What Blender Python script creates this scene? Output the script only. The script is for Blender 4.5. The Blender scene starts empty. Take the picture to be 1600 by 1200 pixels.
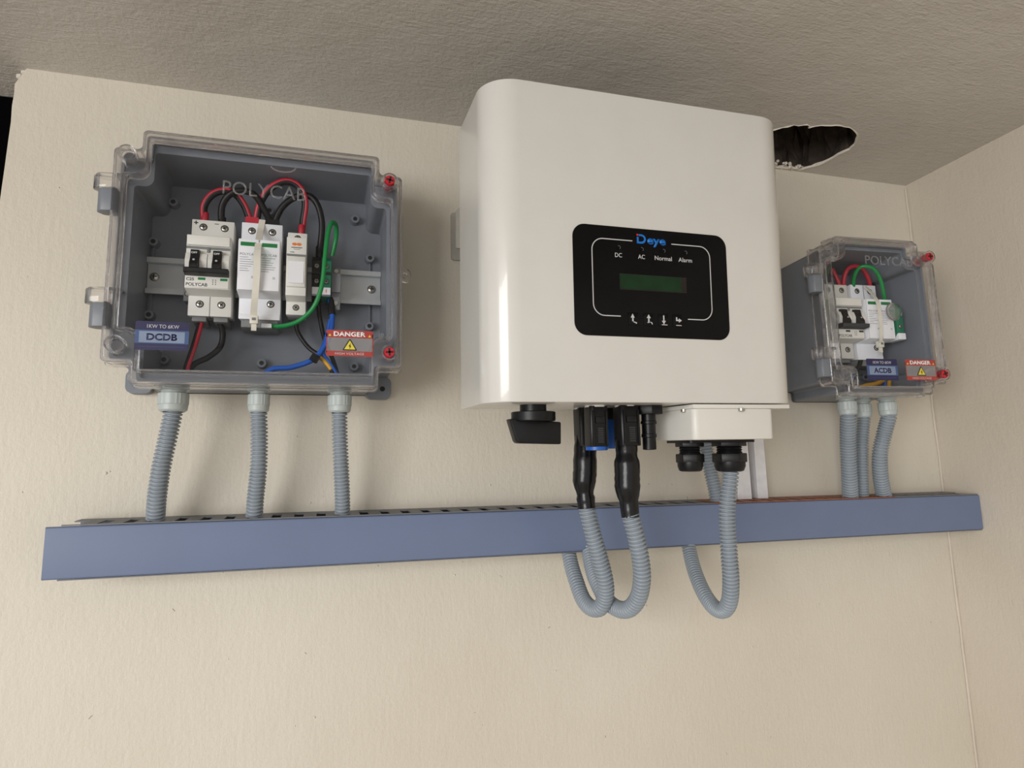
import bpy, bmesh, math, random
from mathutils import Vector, Matrix
import mathutils
random.seed(7)
S = bpy.context.scene
COL = S.collection
PI = math.pi

# ------------------------------------------------------------------ camera
CAM = Vector((-.0587, -.667, -.0724))
YAW, PITCH, ROLL, FPX = .2912, .1508, -.0261, 1010.16
fw = Vector((math.sin(YAW)*math.cos(PITCH), math.cos(YAW)*math.cos(PITCH), math.sin(PITCH)))
rt0 = Vector((math.cos(YAW), -math.sin(YAW), 0))
up0 = rt0.cross(fw)
c_, s_ = math.cos(ROLL), math.sin(ROLL)
RT = rt0*c_ + up0*s_
UP = up0*c_ - rt0*s_
cam_d = bpy.data.cameras.new('camera')
cam_d.sensor_fit = 'HORIZONTAL'; cam_d.sensor_width = 36
cam_d.lens = FPX/1600*36
cam_d.clip_start = .01
cam = bpy.data.objects.new('camera', cam_d); COL.objects.link(cam)
cam.matrix_world = Matrix(((RT.x, UP.x, -fw.x, CAM.x), (RT.y, UP.y, -fw.y, CAM.y), (RT.z, UP.z, -fw.z, CAM.z), (0, 0, 0, 1)))
S.camera = cam

def at(px, py, Y):
    "world point seen at a photo pixel, on the plane y = Y parallel to the wall"
    d = RT*((px-800)/FPX) - UP*((py-600)/FPX) + fw
    return CAM + d*((Y-CAM.y)/d.y)

# ------------------------------------------------------------------ world, lights, exposure
w = bpy.data.worlds.new('world'); S.world = w; w.use_nodes = True
bg = w.node_tree.nodes['Background']
bg.inputs['Color'].default_value = (1.0, .985, .96, 1); bg.inputs['Strength'].default_value = .78
def area(name, loc, target, sx, sy, power, col):
    l = bpy.data.lights.new(name, 'AREA'); l.shape = 'RECTANGLE'; l.size = sx; l.size_y = sy
    l.energy = power; l.color = col
    o = bpy.data.objects.new(name, l); COL.objects.link(o); o.location = loc
    o.rotation_euler = (Vector(target)-Vector(loc)).to_track_quat('-Z', 'Y').to_euler()
    return o
area('daylight_opening', (-2.4, -2.7, .0), (.1, 0, .1), 1.7, 1.5, 82, (1, .985, .965))
S.view_settings.view_transform = 'Standard'
S.view_settings.look = 'None'
S.view_settings.exposure = 0.03
S.view_settings.gamma = 1
S.view_settings.use_curve_mapping = False
try:
    S.cycles.transparent_max_bounces = 24; S.cycles.max_bounces = 20; S.cycles.transmission_bounces = 20; S.cycles.glossy_bounces = 8
except Exception: pass

# ------------------------------------------------------------------ materials
def srgb(r, g, b):
    f = lambda v: (v/255/12.92 if v/255 <= .04045 else ((v/255+.055)/1.055)**2.4)
    return (f(r), f(g), f(b), 1)
class N:
    def __init__(s, name):
        s.m = bpy.data.materials.new(name); s.m.use_nodes = True
        s.t = s.m.node_tree; s.n = s.t.nodes; s.l = s.t.links
        s.b = s.n['Principled BSDF']; s.out = s.n['Material Output']
    def add(s, t, **k):
        n = s.n.new(t)
        for a, v in k.items():
            if a in n.inputs: n.inputs[a].default_value = v
            else: setattr(n, a, v)
        return n
    def noise(s, scale, detail=3, vec=None, rough=.5):
        n = s.add('ShaderNodeTexNoise'); n.inputs['Scale'].default_value = scale
        n.inputs['Detail'].default_value = detail; n.inputs['Roughness'].default_value = rough
        if vec: s.l.new(vec, n.inputs['Vector'])
        return n.outputs['Fac']
    def coord(s, scale=(1, 1, 1)):
        tc = s.add('ShaderNodeTexCoord'); mp = s.add('ShaderNodeMapping')
        mp.inputs['Scale'].default_value = scale
        s.l.new(tc.outputs['Object'], mp.inputs['Vector']); return mp.outputs['Vector']
    def ramp(s, fac, stops):
        r = s.add('ShaderNodeValToRGB'); e = r.color_ramp.elements
        while len(e) < len(stops): e.new(.5)
        for i, (p, c) in enumerate(stops): e[i].position = p; e[i].color = c
        s.l.new(fac, r.inputs['Fac']); return r.outputs['Color']
    def math(s, op, a, b):
        n = s.add('ShaderNodeMath', operation=op)
        for i, v in enumerate((a, b)):
            if isinstance(v, (int, float)): n.inputs[i].default_value = v
            else: s.l.new(v, n.inputs[i])
        return n.outputs[0]
    def bump(s, h, strength, dist=.001):
        b = s.add('ShaderNodeBump'); b.inputs['Strength'].default_value = strength
        b.inputs['Distance'].default_value = dist
        s.l.new(h, b.inputs['Height']); s.l.new(b.outputs[0], s.b.inputs['Normal'])
    def mixc(s, fac, a, b, mode='MIX'):
        m = s.add('ShaderNodeMix', data_type='RGBA', blend_type=mode)
        for i, v in ((0, fac), (6, a), (7, b)):
            if isinstance(v, (int, float)): m.inputs[i].default_value = v
            elif isinstance(v, tuple): m.inputs[i].default_value = v
            else: s.l.new(v, m.inputs[i])
        return m.outputs[2]

MATS = {}
def plain(name, col, rough=.45, metal=0, var=.06, scale=90, bump=0, bscale=400, coat=0, spec=.5):
    n = N(name); n.b.inputs['Roughness'].default_value = rough; n.b.inputs['Metallic'].default_value = metal
    v = n.noise(scale, 4, n.coord())
    d = tuple(x*(1-var) for x in col[:3])+(1,); u = tuple(min(1, x*(1+var)) for x in col[:3])+(1,)
    n.l.new(n.ramp(v, [(.3, d), (.7, u)]), n.b.inputs['Base Color'])
    if bump: n.bump(n.noise(bscale, 2, n.coord()), bump, .0004)
    n.b.inputs['Specular IOR Level'].default_value = spec
    if coat: n.b.inputs['Coat Weight'].default_value = coat
    MATS[name] = n.m; return n.m

def wall_mat(name, base, dark, stretch, strength=.32):
    n = N(name); n.b.inputs['Roughness'].default_value = .62
    big = n.noise(3.2, 4, n.coord())
    c1 = n.ramp(big, [(.3, dark), (.72, base)])
    # faint hairline scratches and specks with shapes of their own
    sp = n.noise(60, 5, n.coord((1, 1, .55)), .7)
    spk = n.ramp(sp, [(.685, (0, 0, 0, 1)), (.74, (1, 1, 1, 1))])
    c2 = n.mixc(n.math('MULTIPLY', spk, .35), c1, tuple(x*.62 for x in dark[:3])+(1,))
    n.l.new(c2, n.b.inputs['Base Color'])
    strokes = n.noise(230, 4, n.coord(stretch), .6)
    lumps = n.noise(20, 3, n.coord(), .5)
    pits = n.noise(260, 3, n.coord(), .6)
    if 'ceil' in name: strokes = n.math('ADD', strokes, n.math('MULTIPLY', n.noise(420, 3, n.coord(stretch), .7), .8))
    h = n.math('ADD', n.math('MULTIPLY', strokes, .55), n.math('ADD', n.math('MULTIPLY', lumps, 1.6), n.math('MULTIPLY', pits, .6)))
    n.bump(h, strength, .0022)
    MATS[name] = n.m; return n.m
wall_mat('cream_plaster', srgb(212, 206, 193), srgb(204, 196, 181), (1, 1, .2))
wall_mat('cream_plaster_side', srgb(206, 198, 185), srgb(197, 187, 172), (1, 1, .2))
wall_mat('ceiling_plaster', srgb(208, 204, 198), srgb(190, 185, 178), (.22, 1, 1), .75)
plain('wall_scratch', srgb(168, 156, 138), .9)
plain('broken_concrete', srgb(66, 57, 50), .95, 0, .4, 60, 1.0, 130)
plain('chipped_plaster', srgb(214, 206, 194), .9, 0, .1, 80, .8, 300)
plain('opening_shade_black', (.0025, .0025, .003, 1), 1, spec=0)  # near-black colour paints the shade of the unlit space past the wall
plain('floor_tile', srgb(176, 164, 148), .55, 0, .12, 8)
plain('white_paint', srgb(207, 205, 200), .24, 0, .015, 30, .05, 900, coat=.4)
plain('white_paint_flat', srgb(214, 212, 206), .4, 0, .015, 30)
plain('panel_black', (.003, .003, .0035, 1), .16, 0, .2, 40, spec=.16)
plain('lcd_green', (.008, .030, .012, 1), .25, 0, .25, 60, spec=.2)
plain('lcd_dark', (.02, .015, .014, 1), .3, 0, .1, 60, spec=.2)
plain('print_grey', srgb(190, 190, 192), .5)
plain('print_white', srgb(226, 226, 226), .5)
plain('print_dark', srgb(52, 54, 56), .6)
plain('print_mid', srgb(120, 122, 124), .6)
plain('logo_blue', srgb(0, 110, 200), .4)
plain('logo_red', srgb(225, 30, 40), .4)
plain('black_plastic', (.006, .006, .007, 1), .38, 0, .2, 100, spec=.28)
plain('black_tape', (.004, .004, .005, 1), .24, 0, .2, 60, .5, 160, spec=.35)
plain('blue_plastic', srgb(20, 84, 170), .4)
plain('aluminium', srgb(150, 150, 148), .4, .8)
plain('bracket_grey', srgb(170, 166, 158), .5)
plain('steel', srgb(176, 174, 166), .3, .9, .08, 120)
plain('zinc', srgb(182, 186, 188), .3, .45, .08, 40)
plain('recess_shade_and_print', (.01, .01, .01, 1), .7)  # near-black painted as shade in slots and holes; also black sticker print
plain('slate_plastic', srgb(118, 123, 131), .42, 0, .03, 60, .1, 500)
plain('slate_plastic_dark', srgb(80, 82, 90), .45, 0, .03, 60, .1, 500)
plain('duct_plastic', srgb(104, 118, 148), .4, 0, .03, 18, .06, 300)
plain('duct_finger', srgb(108, 110, 116), .5, 0, .04, 40)
plain('duct_brown', srgb(146, 92, 70), .55, 0, .2, 120)
plain('conduit_grey', srgb(140, 149, 158), .38, 0, .04, 60)
plain('gland_grey', srgb(174, 182, 181), .42, 0, .02, 60)
plain('device_white', srgb(222, 221, 214), .42, 0, .02, 60)
plain('device_bright', srgb(232, 234, 238), .42, 0, .02, 60)
plain('device_grey', srgb(120, 122, 122), .5, 0, .03, 60)
plain('terminal_grey', srgb(128, 130, 134), .5, 0, .03, 60)
plain('terminal_green', srgb(18, 112, 82), .45)
plain('window_green', srgb(20, 118, 60), .4)
plain('wire_black', (.008, .008, .009, 1), .42, spec=.3)
plain('wire_red', srgb(178, 34, 54), .42)
plain('wire_green', srgb(0, 132, 62), .38)
plain('wire_blue', srgb(24, 92, 190), .38)
plain('wire_yellow', srgb(214, 160, 30), .4)
plain('wire_brown', srgb(150, 72, 36), .5)
plain('tie_white', srgb(226, 222, 208), .35)
plain('channel_white', srgb(232, 232, 236), .35)
plain('screw_red', srgb(190, 30, 46), .35)
plain('sticker_navy', srgb(34, 32, 74), .4)
plain('sticker_blue', srgb(62, 84, 128), .4)
plain('sticker_pale', srgb(122, 138, 164), .4)
plain('sticker_red', srgb(164, 60, 54), .4)
plain('sticker_yellow', srgb(216, 200, 70), .4)
plain('orange_print', srgb(226, 120, 50), .5)

def clear(name, tint, base, ior, rough, frost=0, frostcol=(.8, .8, .8, 1)):
    n = N(name); n.n.remove(n.b)
    tr = n.add('ShaderNodeBsdfTransparent'); tr.inputs['Color'].default_value = tint
    gl = n.add('ShaderNodeBsdfGlossy'); gl.inputs['Roughness'].default_value = rough
    gl.inputs['Color'].default_value = (1, 1, 1, 1)
    fr = n.add('ShaderNodeFresnel'); fr.inputs['IOR'].default_value = ior
    mx = n.add('ShaderNodeMixShader')
    geo = n.add('ShaderNodeNewGeometry')
    fac = n.math('MULTIPLY', n.math('MINIMUM', n.math('ADD', fr.outputs[0], base), 1.0), n.math('SUBTRACT', 1.0, geo.outputs['Backfacing']))
    n.l.new(fac, mx.inputs[0]); n.l.new(tr.outputs[0], mx.inputs[1]); n.l.new(gl.outputs[0], mx.inputs[2])
    res = mx.outputs[0]
    if frost:
        df = n.add('ShaderNodeBsdfDiffuse'); df.inputs['Color'].default_value = frostcol
        m2 = n.add('ShaderNodeMixShader'); m2.inputs[0].default_value = frost
        n.l.new(res, m2.inputs[1]); n.l.new(df.outputs[0], m2.inputs[2]); res = m2.outputs[0]
    n.l.new(res, n.out.inputs['Surface']); MATS[name] = n.m
clear('clear_pane', (.975, .975, .98, 1), 0, 1.28, .03)
n = N('clear_rim'); n.b.inputs['Base Color'].default_value = (.985, .98, .985, 1); n.b.inputs['Roughness'].default_value = .03
n.b.inputs['Transmission Weight'].default_value = 1; n.b.inputs['IOR'].default_value = 1.46
n.bump(n.noise(160, 2, n.coord()), .08, .0004); MATS['clear_rim'] = n.m
tr = n.add('ShaderNodeBsdfTransparent'); tr.inputs['Color'].default_value = (.97, .965, .97, 1)
mx = n.add('ShaderNodeMixShader'); mx.inputs[0].default_value = .2
n.l.new(n.b.outputs[0], mx.inputs[1]); n.l.new(tr.outputs[0], mx.inputs[2]); n.l.new(mx.outputs[0], n.out.inputs['Surface'])
clear('clear_emboss', (.9, .9, .9, 1), .01, 1.35, .2, .12, (.62, .62, .64, 1))
clear('clear_lens', (.95, .97, .96, 1), .03, 1.5, .02)
clear('sticker_film', (.85, .84, .84, 1), .0, 1.2, .3, .22, (.6, .58, .58, 1))

# ------------------------------------------------------------------ mesh helpers
class MB:
    def __init__(s): s.v = []; s.f = []
    def add(s, vs, fs):
        o = len(s.v); s.v += [tuple(v) for v in vs]; s.f += [tuple(i+o for i in f) for f in fs]; return s
    def box(s, x0, x1, y0, y1, z0, z1):
        return s.add([(x0, y0, z0), (x1, y0, z0), (x1, y1, z0), (x0, y1, z0), (x0, y0, z1), (x1, y0, z1), (x1, y1, z1), (x0, y1, z1)],
                     [(0, 3, 2, 1), (4, 5, 6, 7), (0, 1, 5, 4), (1, 2, 6, 5), (2, 3, 7, 6), (3, 0, 4, 7)])
    def prism(s, loop, a, b, axis='y'):
        "2-D loop extruded from a to b: axis y -> loop is (x,z); x -> (y,z); z -> (x,y)"
        n = len(loop)
        P = {'y': lambda p, t: (p[0], t, p[1]), 'x': lambda p, t: (t, p[0], p[1]), 'z': lambda p, t: (p[0], p[1], t)}[axis]
        return s.add([P(p, a) for p in loop]+[P(p, b) for p in loop],
                     [tuple(range(n)), tuple(range(2*n-1, n-1, -1))]+[(i, (i+1) % n, n+(i+1) % n, n+i) for i in range(n)])
    def ring(s, A, B, y0, y1):
        n = len(A)
        vs = [(p[0], y0, p[1]) for p in A]+[(p[0], y0, p[1]) for p in B]+[(p[0], y1, p[1]) for p in A]+[(p[0], y1, p[1]) for p in B]
        fs = []
        for i in range(n):
            j = (i+1) % n
            fs += [(i, j, 2*n+j, 2*n+i), (n+i, 3*n+i, 3*n+j, n+j), (2*n+i, 2*n+j, 3*n+j, 3*n+i), (i, n+i, n+j, j)]
        return s.add(vs, fs)
    def lathe(s, prof, origin=(0, 0, 0), axis=(0, 0, 1), seg=20, rfun=None, phase=0):
        ax = Vector(axis).normalized(); e1 = ax.orthogonal().normalized(); e2 = ax.cross(e1); o = Vector(origin)
        vs = []; fs = []
        for (r, h) in prof:
            for k in range(seg):
                t = 2*PI*k/seg+phase; rr = r*(rfun(k) if rfun else 1)
                vs.append(o+ax*h+(e1*math.cos(t)+e2*math.sin(t))*rr)
        m = len(prof)
        for i in range(m-1):
            for k in range(seg):
                a = i*seg+k; b = i*seg+(k+1) % seg
                fs.append((a, b, b+seg, a+seg))
        fs.append(tuple(range(seg-1, -1, -1))); fs.append(tuple((m-1)*seg+k for k in range(seg)))
        return s.add(vs, fs)
    def tube(s, path, r, seg=10, caps=True, flat=1.0):
        P = [Vector(p) for p in path]; n = len(P); vs = []; fs = []
        T = [(P[min(i+1, n-1)]-P[max(i-1, 0)]).normalized() for i in range(n)]
        nrm = T[0].orthogonal().normalized() if abs(T[0].x) > .9 else (Vector((1, 0, 0))-T[0]*T[0].x).normalized()
        for i in range(n):
            nrm = (nrm-T[i]*nrm.dot(T[i])).normalized(); bn = T[i].cross(nrm)
            rr = r(i, n) if callable(r) else r
            for k in range(seg):
                t = 2*PI*k/seg; vs.append(P[i]+nrm*math.cos(t)*rr+bn*math.sin(t)*rr*flat)
        for i in range(n-1):
            for k in range(seg):
                a = i*seg+k; b = i*seg+(k+1) % seg; fs.append((a, b, b+seg, a+seg))
        if caps: fs += [tuple(range(seg-1, -1, -1)), tuple((n-1)*seg+k for k in range(seg))]
        return s.add(vs, fs)
    def mesh(s, name, bevel=0, seg=2, smooth=35):
        me = bpy.data.meshes.new(name); me.from_pydata(s.v, [], s.f)
        bm = bmesh.new(); bm.from_mesh(me)
        bmesh.ops.recalc_face_normals(bm, faces=bm.faces)
        if bevel:
            ed = [e for e in bm.edges if len(e.link_faces) == 2 and e.calc_face_angle(0) > math.radians(28)]
            bmesh.ops.bevel(bm, geom=ed, offset=bevel, segments=seg, profile=.5, affect='EDGES', clamp_overlap=True)
        bm.to_mesh(me); bm.free()
        if smooth:
            for p in me.polygons: p.use_smooth = True
            me.set_sharp_from_angle(angle=math.radians(smooth))
        return me
    def build(s, name, mat, parent=None, bevel=0, seg=2, smooth=35, **tags):
        return link(name, s.mesh(name, bevel, seg, smooth), mat, parent, **tags)
def link(name, me, mat, parent=None, loc=None, rot=None, **tags):
    if mat and not me.materials: me.materials.append(MATS[mat])
    o = bpy.data.objects.new(name, me); COL.objects.link(o); o.parent = parent
    if loc is not None: o.location = loc
    if rot is not None: o.rotation_euler = rot
    for k, v in tags.items(): o[k] = v
    return o
def thing(name, label, cat, loc=(0, 0, 0), rot=(0, 0, 0), group=None):
    o = bpy.data.objects.new(name, None); COL.objects.link(o)
    o.empty_display_size = .02
    o.location = loc; o.rotation_euler = rot; o['label'] = label; o['category'] = cat
    if group: o['group'] = group
    return o
def fillet(pts, rad, n=4):
    out = []; m = len(pts)
    for i in range(m):
        p = Vector(pts[i]).to_2d() if False else Vector((pts[i][0], pts[i][1])); r = rad[i] if isinstance(rad, (list, tuple)) else rad
        a = Vector(pts[i-1][:2])-p; b = Vector(pts[(i+1) % m][:2])-p
        la, lb = a.length, b.length; a.normalize(); b.normalize()
        ang = math.acos(max(-1, min(1, a.dot(b)))); r = max(r, 1e-5)
        d = min(r/math.tan(ang/2), la*.49, lb*.49); r2 = d*math.tan(ang/2)
        c = p+(a+b).normalized()*(r2/math.sin(ang/2))
        v0 = p+a*d-c; v1 = p+b*d-c
        t0 = math.atan2(v0.y, v0.x); dt = math.atan2(v1.y, v1.x)-t0
        while dt > PI: dt -= 2*PI
        while dt < -PI: dt += 2*PI
        for k in range(n+1):
            t = t0+dt*k/n; out.append((c.x+math.cos(t)*r2, c.y+math.sin(t)*r2))
    return out
def rrect(x0, x1, z0, z1, r, n=4): return fillet([(x0, z0), (x1, z0), (x1, z1), (x0, z1)], r, n)
def spline(pts, step):
    P = [Vector(p) for p in pts]; Q = [P[0]*2-P[1]]+P+[P[-1]*2-P[-2]]; dense = []
    for i in range(1, len(Q)-2):
        p0, p1, p2, p3 = Q[i-1:i+3]
        for k in range(24):
            t = k/24
            dense.append(.5*((2*p1)+(p2-p0)*t+(2*p0-5*p1+4*p2-p3)*t*t+(3*p1-p0-3*p2+p3)*t**3))
    dense.append(P[-1]); out = [dense[0]]; acc = 0
    for a, b in zip(dense, dense[1:]):
        L = (b-a).length
        while acc+L >= step and L > 0:
            t = (step-acc)/L; a = a.lerp(b, t); out.append(a.copy()); L = (b-a).length; acc = 0
        acc += L
    if (out[-1]-P[-1]).length > step*.3: out.append(P[-1])
    return out
_tc = {}
def text_mesh(s, width=None, height=None, bold=0, thick=.0001):
    c = bpy.data.curves.new('t', 'FONT'); c.body = s; c.size = 1; c.extrude = 0; c.offset = bold; c.resolution_u = 3
    o = bpy.data.objects.new('t', c); COL.objects.link(o)
    dg = bpy.context.evaluated_depsgraph_get(); me = bpy.data.meshes.new_from_object(o.evaluated_get(dg))
    bpy.data.objects.remove(o); bpy.data.curves.remove(c)
    xs = [v.co.x for v in me.vertices]; ys = [v.co.y for v in me.vertices]
    x0, x1, y0, y1 = min(xs), max(xs), min(ys), max(ys)
    sx = (width/(x1-x0)) if width else None; sy = (height/(y1-y0)) if height else None
    sx = sx or sy; sy = sy or sx
    for v in me.vertices:
        v.co = ((v.co.x-x0)*sx, 0, (v.co.y-y0)*sy)
    bm = bmesh.new(); bm.from_mesh(me)
    r = bmesh.ops.extrude_face_region(bm, geom=bm.faces[:])
    for v in r['geom']:
        if isinstance(v, bmesh.types.BMVert): v.co.y -= thick
    bmesh.ops.recalc_face_normals(bm, faces=bm.faces)
    bm.to_mesh(me); bm.free(); me.materials.clear()
    return me
def text(s, parent, x, y, z, width=None, height=None, mat='print_dark', bold=0, thick=.0001, name='lettering'):
    "raised print on a surface facing -y; x,z = lower left corner"
    return link(name, text_mesh(s, width, height, bold, thick), mat, parent, (x, y, z))
def flat(parent, name, loop, y, mat, t=.00012):
    return MB().prism(loop, y, y-t).build(name, mat, parent, smooth=0)

# ------------------------------------------------------------------ the room
ZC, XR, XL = .3282, .730, -.3414
FLOOR = -1.75
# back wall: slab with a slightly ragged left end and one subdivided face
mb = MB()
lf = [(-.332, ZC), (-.3371, .3173), (-.3402, .3108), (-.3400, .300), (-.3407, .2886), (-.3403, .272), (-.3410, .2519), (-.3416, .23), (-.3424, .2076), (-.3430, .187), (-.3436, .1655), (-.345, .1), (-.347, -.1), (-.35, -.8), (-.352, FLOOR)]
loop = lf + [(XR+.1, FLOOR), (XR+.1, ZC)]
mb.prism(loop, 0, .12)
wb = mb.build('wall_back', 'cream_plaster', smooth=0); wb['kind'] = 'structure'; wb['label'] = 'cream plastered wall that carries the inverter and boxes'
mb = MB().box(XR, XR+.1, -2.4, 0, FLOOR, ZC)
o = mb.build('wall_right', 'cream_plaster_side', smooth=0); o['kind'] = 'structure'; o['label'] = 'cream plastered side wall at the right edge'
# thin proud bead of paint along the inner corner
pts = [(XR-.0012+random.uniform(-.0006, .0006), -.0012, ZC-.005-(ZC-.005+1.0)*i/60) for i in range(61)]
o = MB().tube(pts, lambda i, n: .0016+random.uniform(-.0004, .0004), 6).build('trim_1', 'cream_plaster_side'); o['kind'] = 'structure'; o['label'] = 'paint bead down the inside corner of the two walls'
o = MB().box(-3, XR+.1, -4.0, .6, FLOOR-.05, FLOOR).build('floor', 'floor_tile', smooth=0); o['kind'] = 'structure'; o['label'] = 'floor below the frame'
o = MB().box(-1.5, XL+.02, .055, .085, FLOOR, ZC-.001).build('opening_shade_1', 'opening_shade_black', smooth=0); o['kind'] = 'structure'; o['label'] = 'black sheet painted as the shade in the opening beyond the left end of the cream wall'  # added sheet, no door leaf: its black colour stands in for deep shade

# little blisters and pits in the paint, too many and too small to tell apart
mb = MB(); rng = random.Random(3)
for k in range(90):
    x, z = rng.uniform(-.33, .72), rng.uniform(-.42, .31); r = rng.uniform(.0005, .0016)
    mb.lathe([(r, -.0002), (r*.8, r*.35), (r*.3, r*.55)], (x, 0, z), (rng.uniform(-.2, .2), -1, rng.uniform(-.2, .2)), 7)
o = mb.build('paint_blisters', 'cream_plaster', wb, smooth=50); o['kind'] = 'stuff'; o['label'] = 'tiny raised blisters in the wall paint'
mb = MB()
for k in range(24):
    x, z = rng.uniform(-.33, .72), rng.uniform(-.42, .31); a = rng.uniform(0, PI); L_ = rng.uniform(.0004, .0020) ; w_ = rng.uniform(.0002, .0004)
    pts = [(x+math.cos(a+rng.uniform(-.4, .4))*L_*(i/4-.5)*2, -.00005, z+math.sin(a+rng.uniform(-.4, .4))*L_*(i/4-.5)*2) for i in range(5)]
    mb.tube(pts, w_, 5)
o = mb.build('paint_scratches', 'wall_scratch', wb); o['kind'] = 'stuff'; o['label'] = 'small dark nicks and scratches in the wall paint'
# ceiling with the broken hole
hole = [(.430, -.030), (.428, -.058), (.447, -.083), (.462, -.095), (.477, -.100), (.483, -.0965), (.498, -.105), (.517, -.109), (.536, -.106), (.552, -.097),
        (.565, -.082), (.569, -.066), (.566, -.044), (.562, -.023), (.553, -.012), (.546, -.0045), (.526, -.006), (.513, -.0035), (.47, -.004), (.445, -.012)]
def refine(loop, j):
    out = []
    for i, p in enumerate(loop):
        q = loop[(i+1) % len(loop)]
        for k in range(3):
            t = k/3; out.append((p[0]+(q[0]-p[0])*t+random.uniform(-j, j), min(-.0015, p[1]+(q[1]-p[1])*t+random.uniform(-j, j))))
    return out
hole = refine(hole, .0011)
bm = bmesh.new()
outer = [bm.verts.new(p) for p in ((-1.5, -1.5, ZC), (XR+.1, -1.5, ZC), (XR+.1, .06, ZC), (-1.5, .06, ZC))]
hv = [bm.verts.new((x, y, ZC)) for x, y in hole]
ed = [bm.edges.new((outer[i], outer[(i+1) % 4])) for i in range(4)]+[bm.edges.new((hv[i], hv[(i+1) % len(hv)])) for i in range(len(hv))]
bmesh.ops.triangle_fill(bm, edges=ed, use_beauty=True)
for f in list(bm.faces):   # drop anything filled inside the hole
    c = f.calc_center_median()
    if all(v in hv for v in f.verts):
        inside = mathutils.geometry.intersect_point_tri_2d
        bm_c = (c.x, c.y); cnt = False; n = len(hole)
        for i in range(n):
            (xa, ya), (xb, yb) = hole[i], hole[i-1]
            if (ya > c.y) != (yb > c.y) and c.x < (xb-xa)*(c.y-ya)/(yb-ya)+xa: cnt = not cnt
        if cnt: bm.faces.remove(f)
top = [bm.verts.new((v.co.x, v.co.y, ZC+.22)) for v in outer]
for i in range(4): bm.faces.new((outer[i], outer[(i+1) % 4], top[(i+1) % 4], top[i]))
bm.faces.new(top)
bmesh.ops.recalc_face_normals(bm, faces=bm.faces)
me = bpy.data.meshes.new('ceiling'); bm.to_mesh(me); bm.free()
ceil = link('ceiling', me, 'ceiling_plaster'); ceil['kind'] = 'structure'; ceil['label'] = 'rough grey-white plastered ceiling with a broken hole'
# cavity
cx, cy = .505, -.05; mb = MB(); rows = [(0, 1), (.012, 1.05), (.03, 1.02), (.055, .97), (.09, .9), (.14, .8)]; n = len(hole); vs = []; fs = []
for h, k in rows:
    for x, y in hole:
        q = 0 if h == 0 else .006
        vs.append((cx+(x-cx)*k+random.uniform(-q, q), cy+(y-cy)*k+random.uniform(-q, q), ZC+h+(random.uniform(-.003, .003) if h else 0)))
for i in range(len(rows)-1):
    for k in range(n): fs.append((i*n+k, i*n+(k+1) % n, (i+1)*n+(k+1) % n, (i+1)*n+k))
fs.append(tuple((len(rows)-1)*n+k for k in range(n)))
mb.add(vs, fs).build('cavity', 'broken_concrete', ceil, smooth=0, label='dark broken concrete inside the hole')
# chipped white rim and crumbs
mb = MB(); vs = []; wv = [random.random() for _ in range(n)]
for i in range(n):
    x, y = hole[i]; out = Vector((x-cx, y-cy, 0)).normalized()
    low = max(0, min(1, (y+.06)/.04))
    wd = .0005+.0008*wv[i]+low*(.0006+.0030*(wv[i]*.6+wv[i-1]*.4))
    p = Vector((x, y, ZC))
    q = p+out*wd; q.y = min(q.y, -.0004)
    vs += [p-out*.0015+Vector((0, 0, .0012+.0022*wv[i-1]*low)), p-out*.0002-Vector((0, 0, .0004+.0010*wv[i])), q+Vector((0, 0, .0001))]
fs = []
for i in range(n):
    j = (i+1) % n
    fs += [(3*i, 3*j, 3*j+1, 3*i+1), (3*i+1, 3*j+1, 3*j+2, 3*i+2)]
mb.add(vs, fs)
for k in range(46):
    x = random.uniform(.470, .556); y = random.uniform(-.016, -.0005); r = random.uniform(.0007, .0028)
    mb.lathe([(r*.4, -r), (r, 0), (r*.5, r)], (x, y, ZC+random.uniform(-.0008, .004)), (random.random(), random.random(), 1), 5)
mb.build('chipped_edge', 'chipped_plaster', ceil, smooth=0, label='crumbly white plaster round the hole')
# ragged filler where ceiling meets the wall end
mb = MB()
for k in range(9):
    r = random.uniform(.002, .0045); mb.lathe([(r*.5, -r*.6), (r, 0), (r*.4, r*.7)], (-.3375+random.uniform(-.003, .003), .004+random.uniform(-.002, .03), ZC-.002+random.uniform(-.004, .002)), (random.random(), random.random(), 1), 6)
mb.build('chipped_edge', 'chipped_plaster', ceil, smooth=0)

# ------------------------------------------------------------------ shared builders
def hexloop(r, cx=0, cy=0, ph=0): return [(cx+r*math.cos(PI/3*k+ph), cy+r*math.sin(PI/3*k+ph)) for k in range(6)]
def gland(parent, x, y, z, d, mat, drop=.02, name='cable_gland'):
    "cable gland hanging from a bottom face at (x,y,z), nut diameter d"
    g = MB().lathe([(d*.50, .0008), (d*.52, 0), (d*.52, -.0032), (d*.48, -.0038)], (x, y, z), seg=24).build(name, mat, parent)
    MB().lathe([(d*.40, 0), (d*.40, -.004-.003), (d*.43, -.0072), (d*.40, -.0082)], (x, y, z), seg=20).build('thread', mat, g)
    rib = lambda k: 1.0 if k % 2 else .965
    h0 = -.0062; h1 = -drop*.72; h2 = -drop
    nut = MB().lathe([(d*.44, h0), (d*.5, h0-.0006), (d*.5, h1), (d*.465, h1-.0004)], (x, y, z), seg=48, rfun=lambda k: (1.0 if (k % 2 or k % 8 > 4) else .965)).build('clamping_nut', mat, g)
    MB().lathe([(d*.47, h1), (d*.48, h1-.001), (d*.46, h2+.0015), (d*.38, h2), (d*.33, h2), (d*.33, h2+.003)], (x, y, z), seg=28).build('dome', mat, g)
    return g
PITCH_C = .0033
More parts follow.
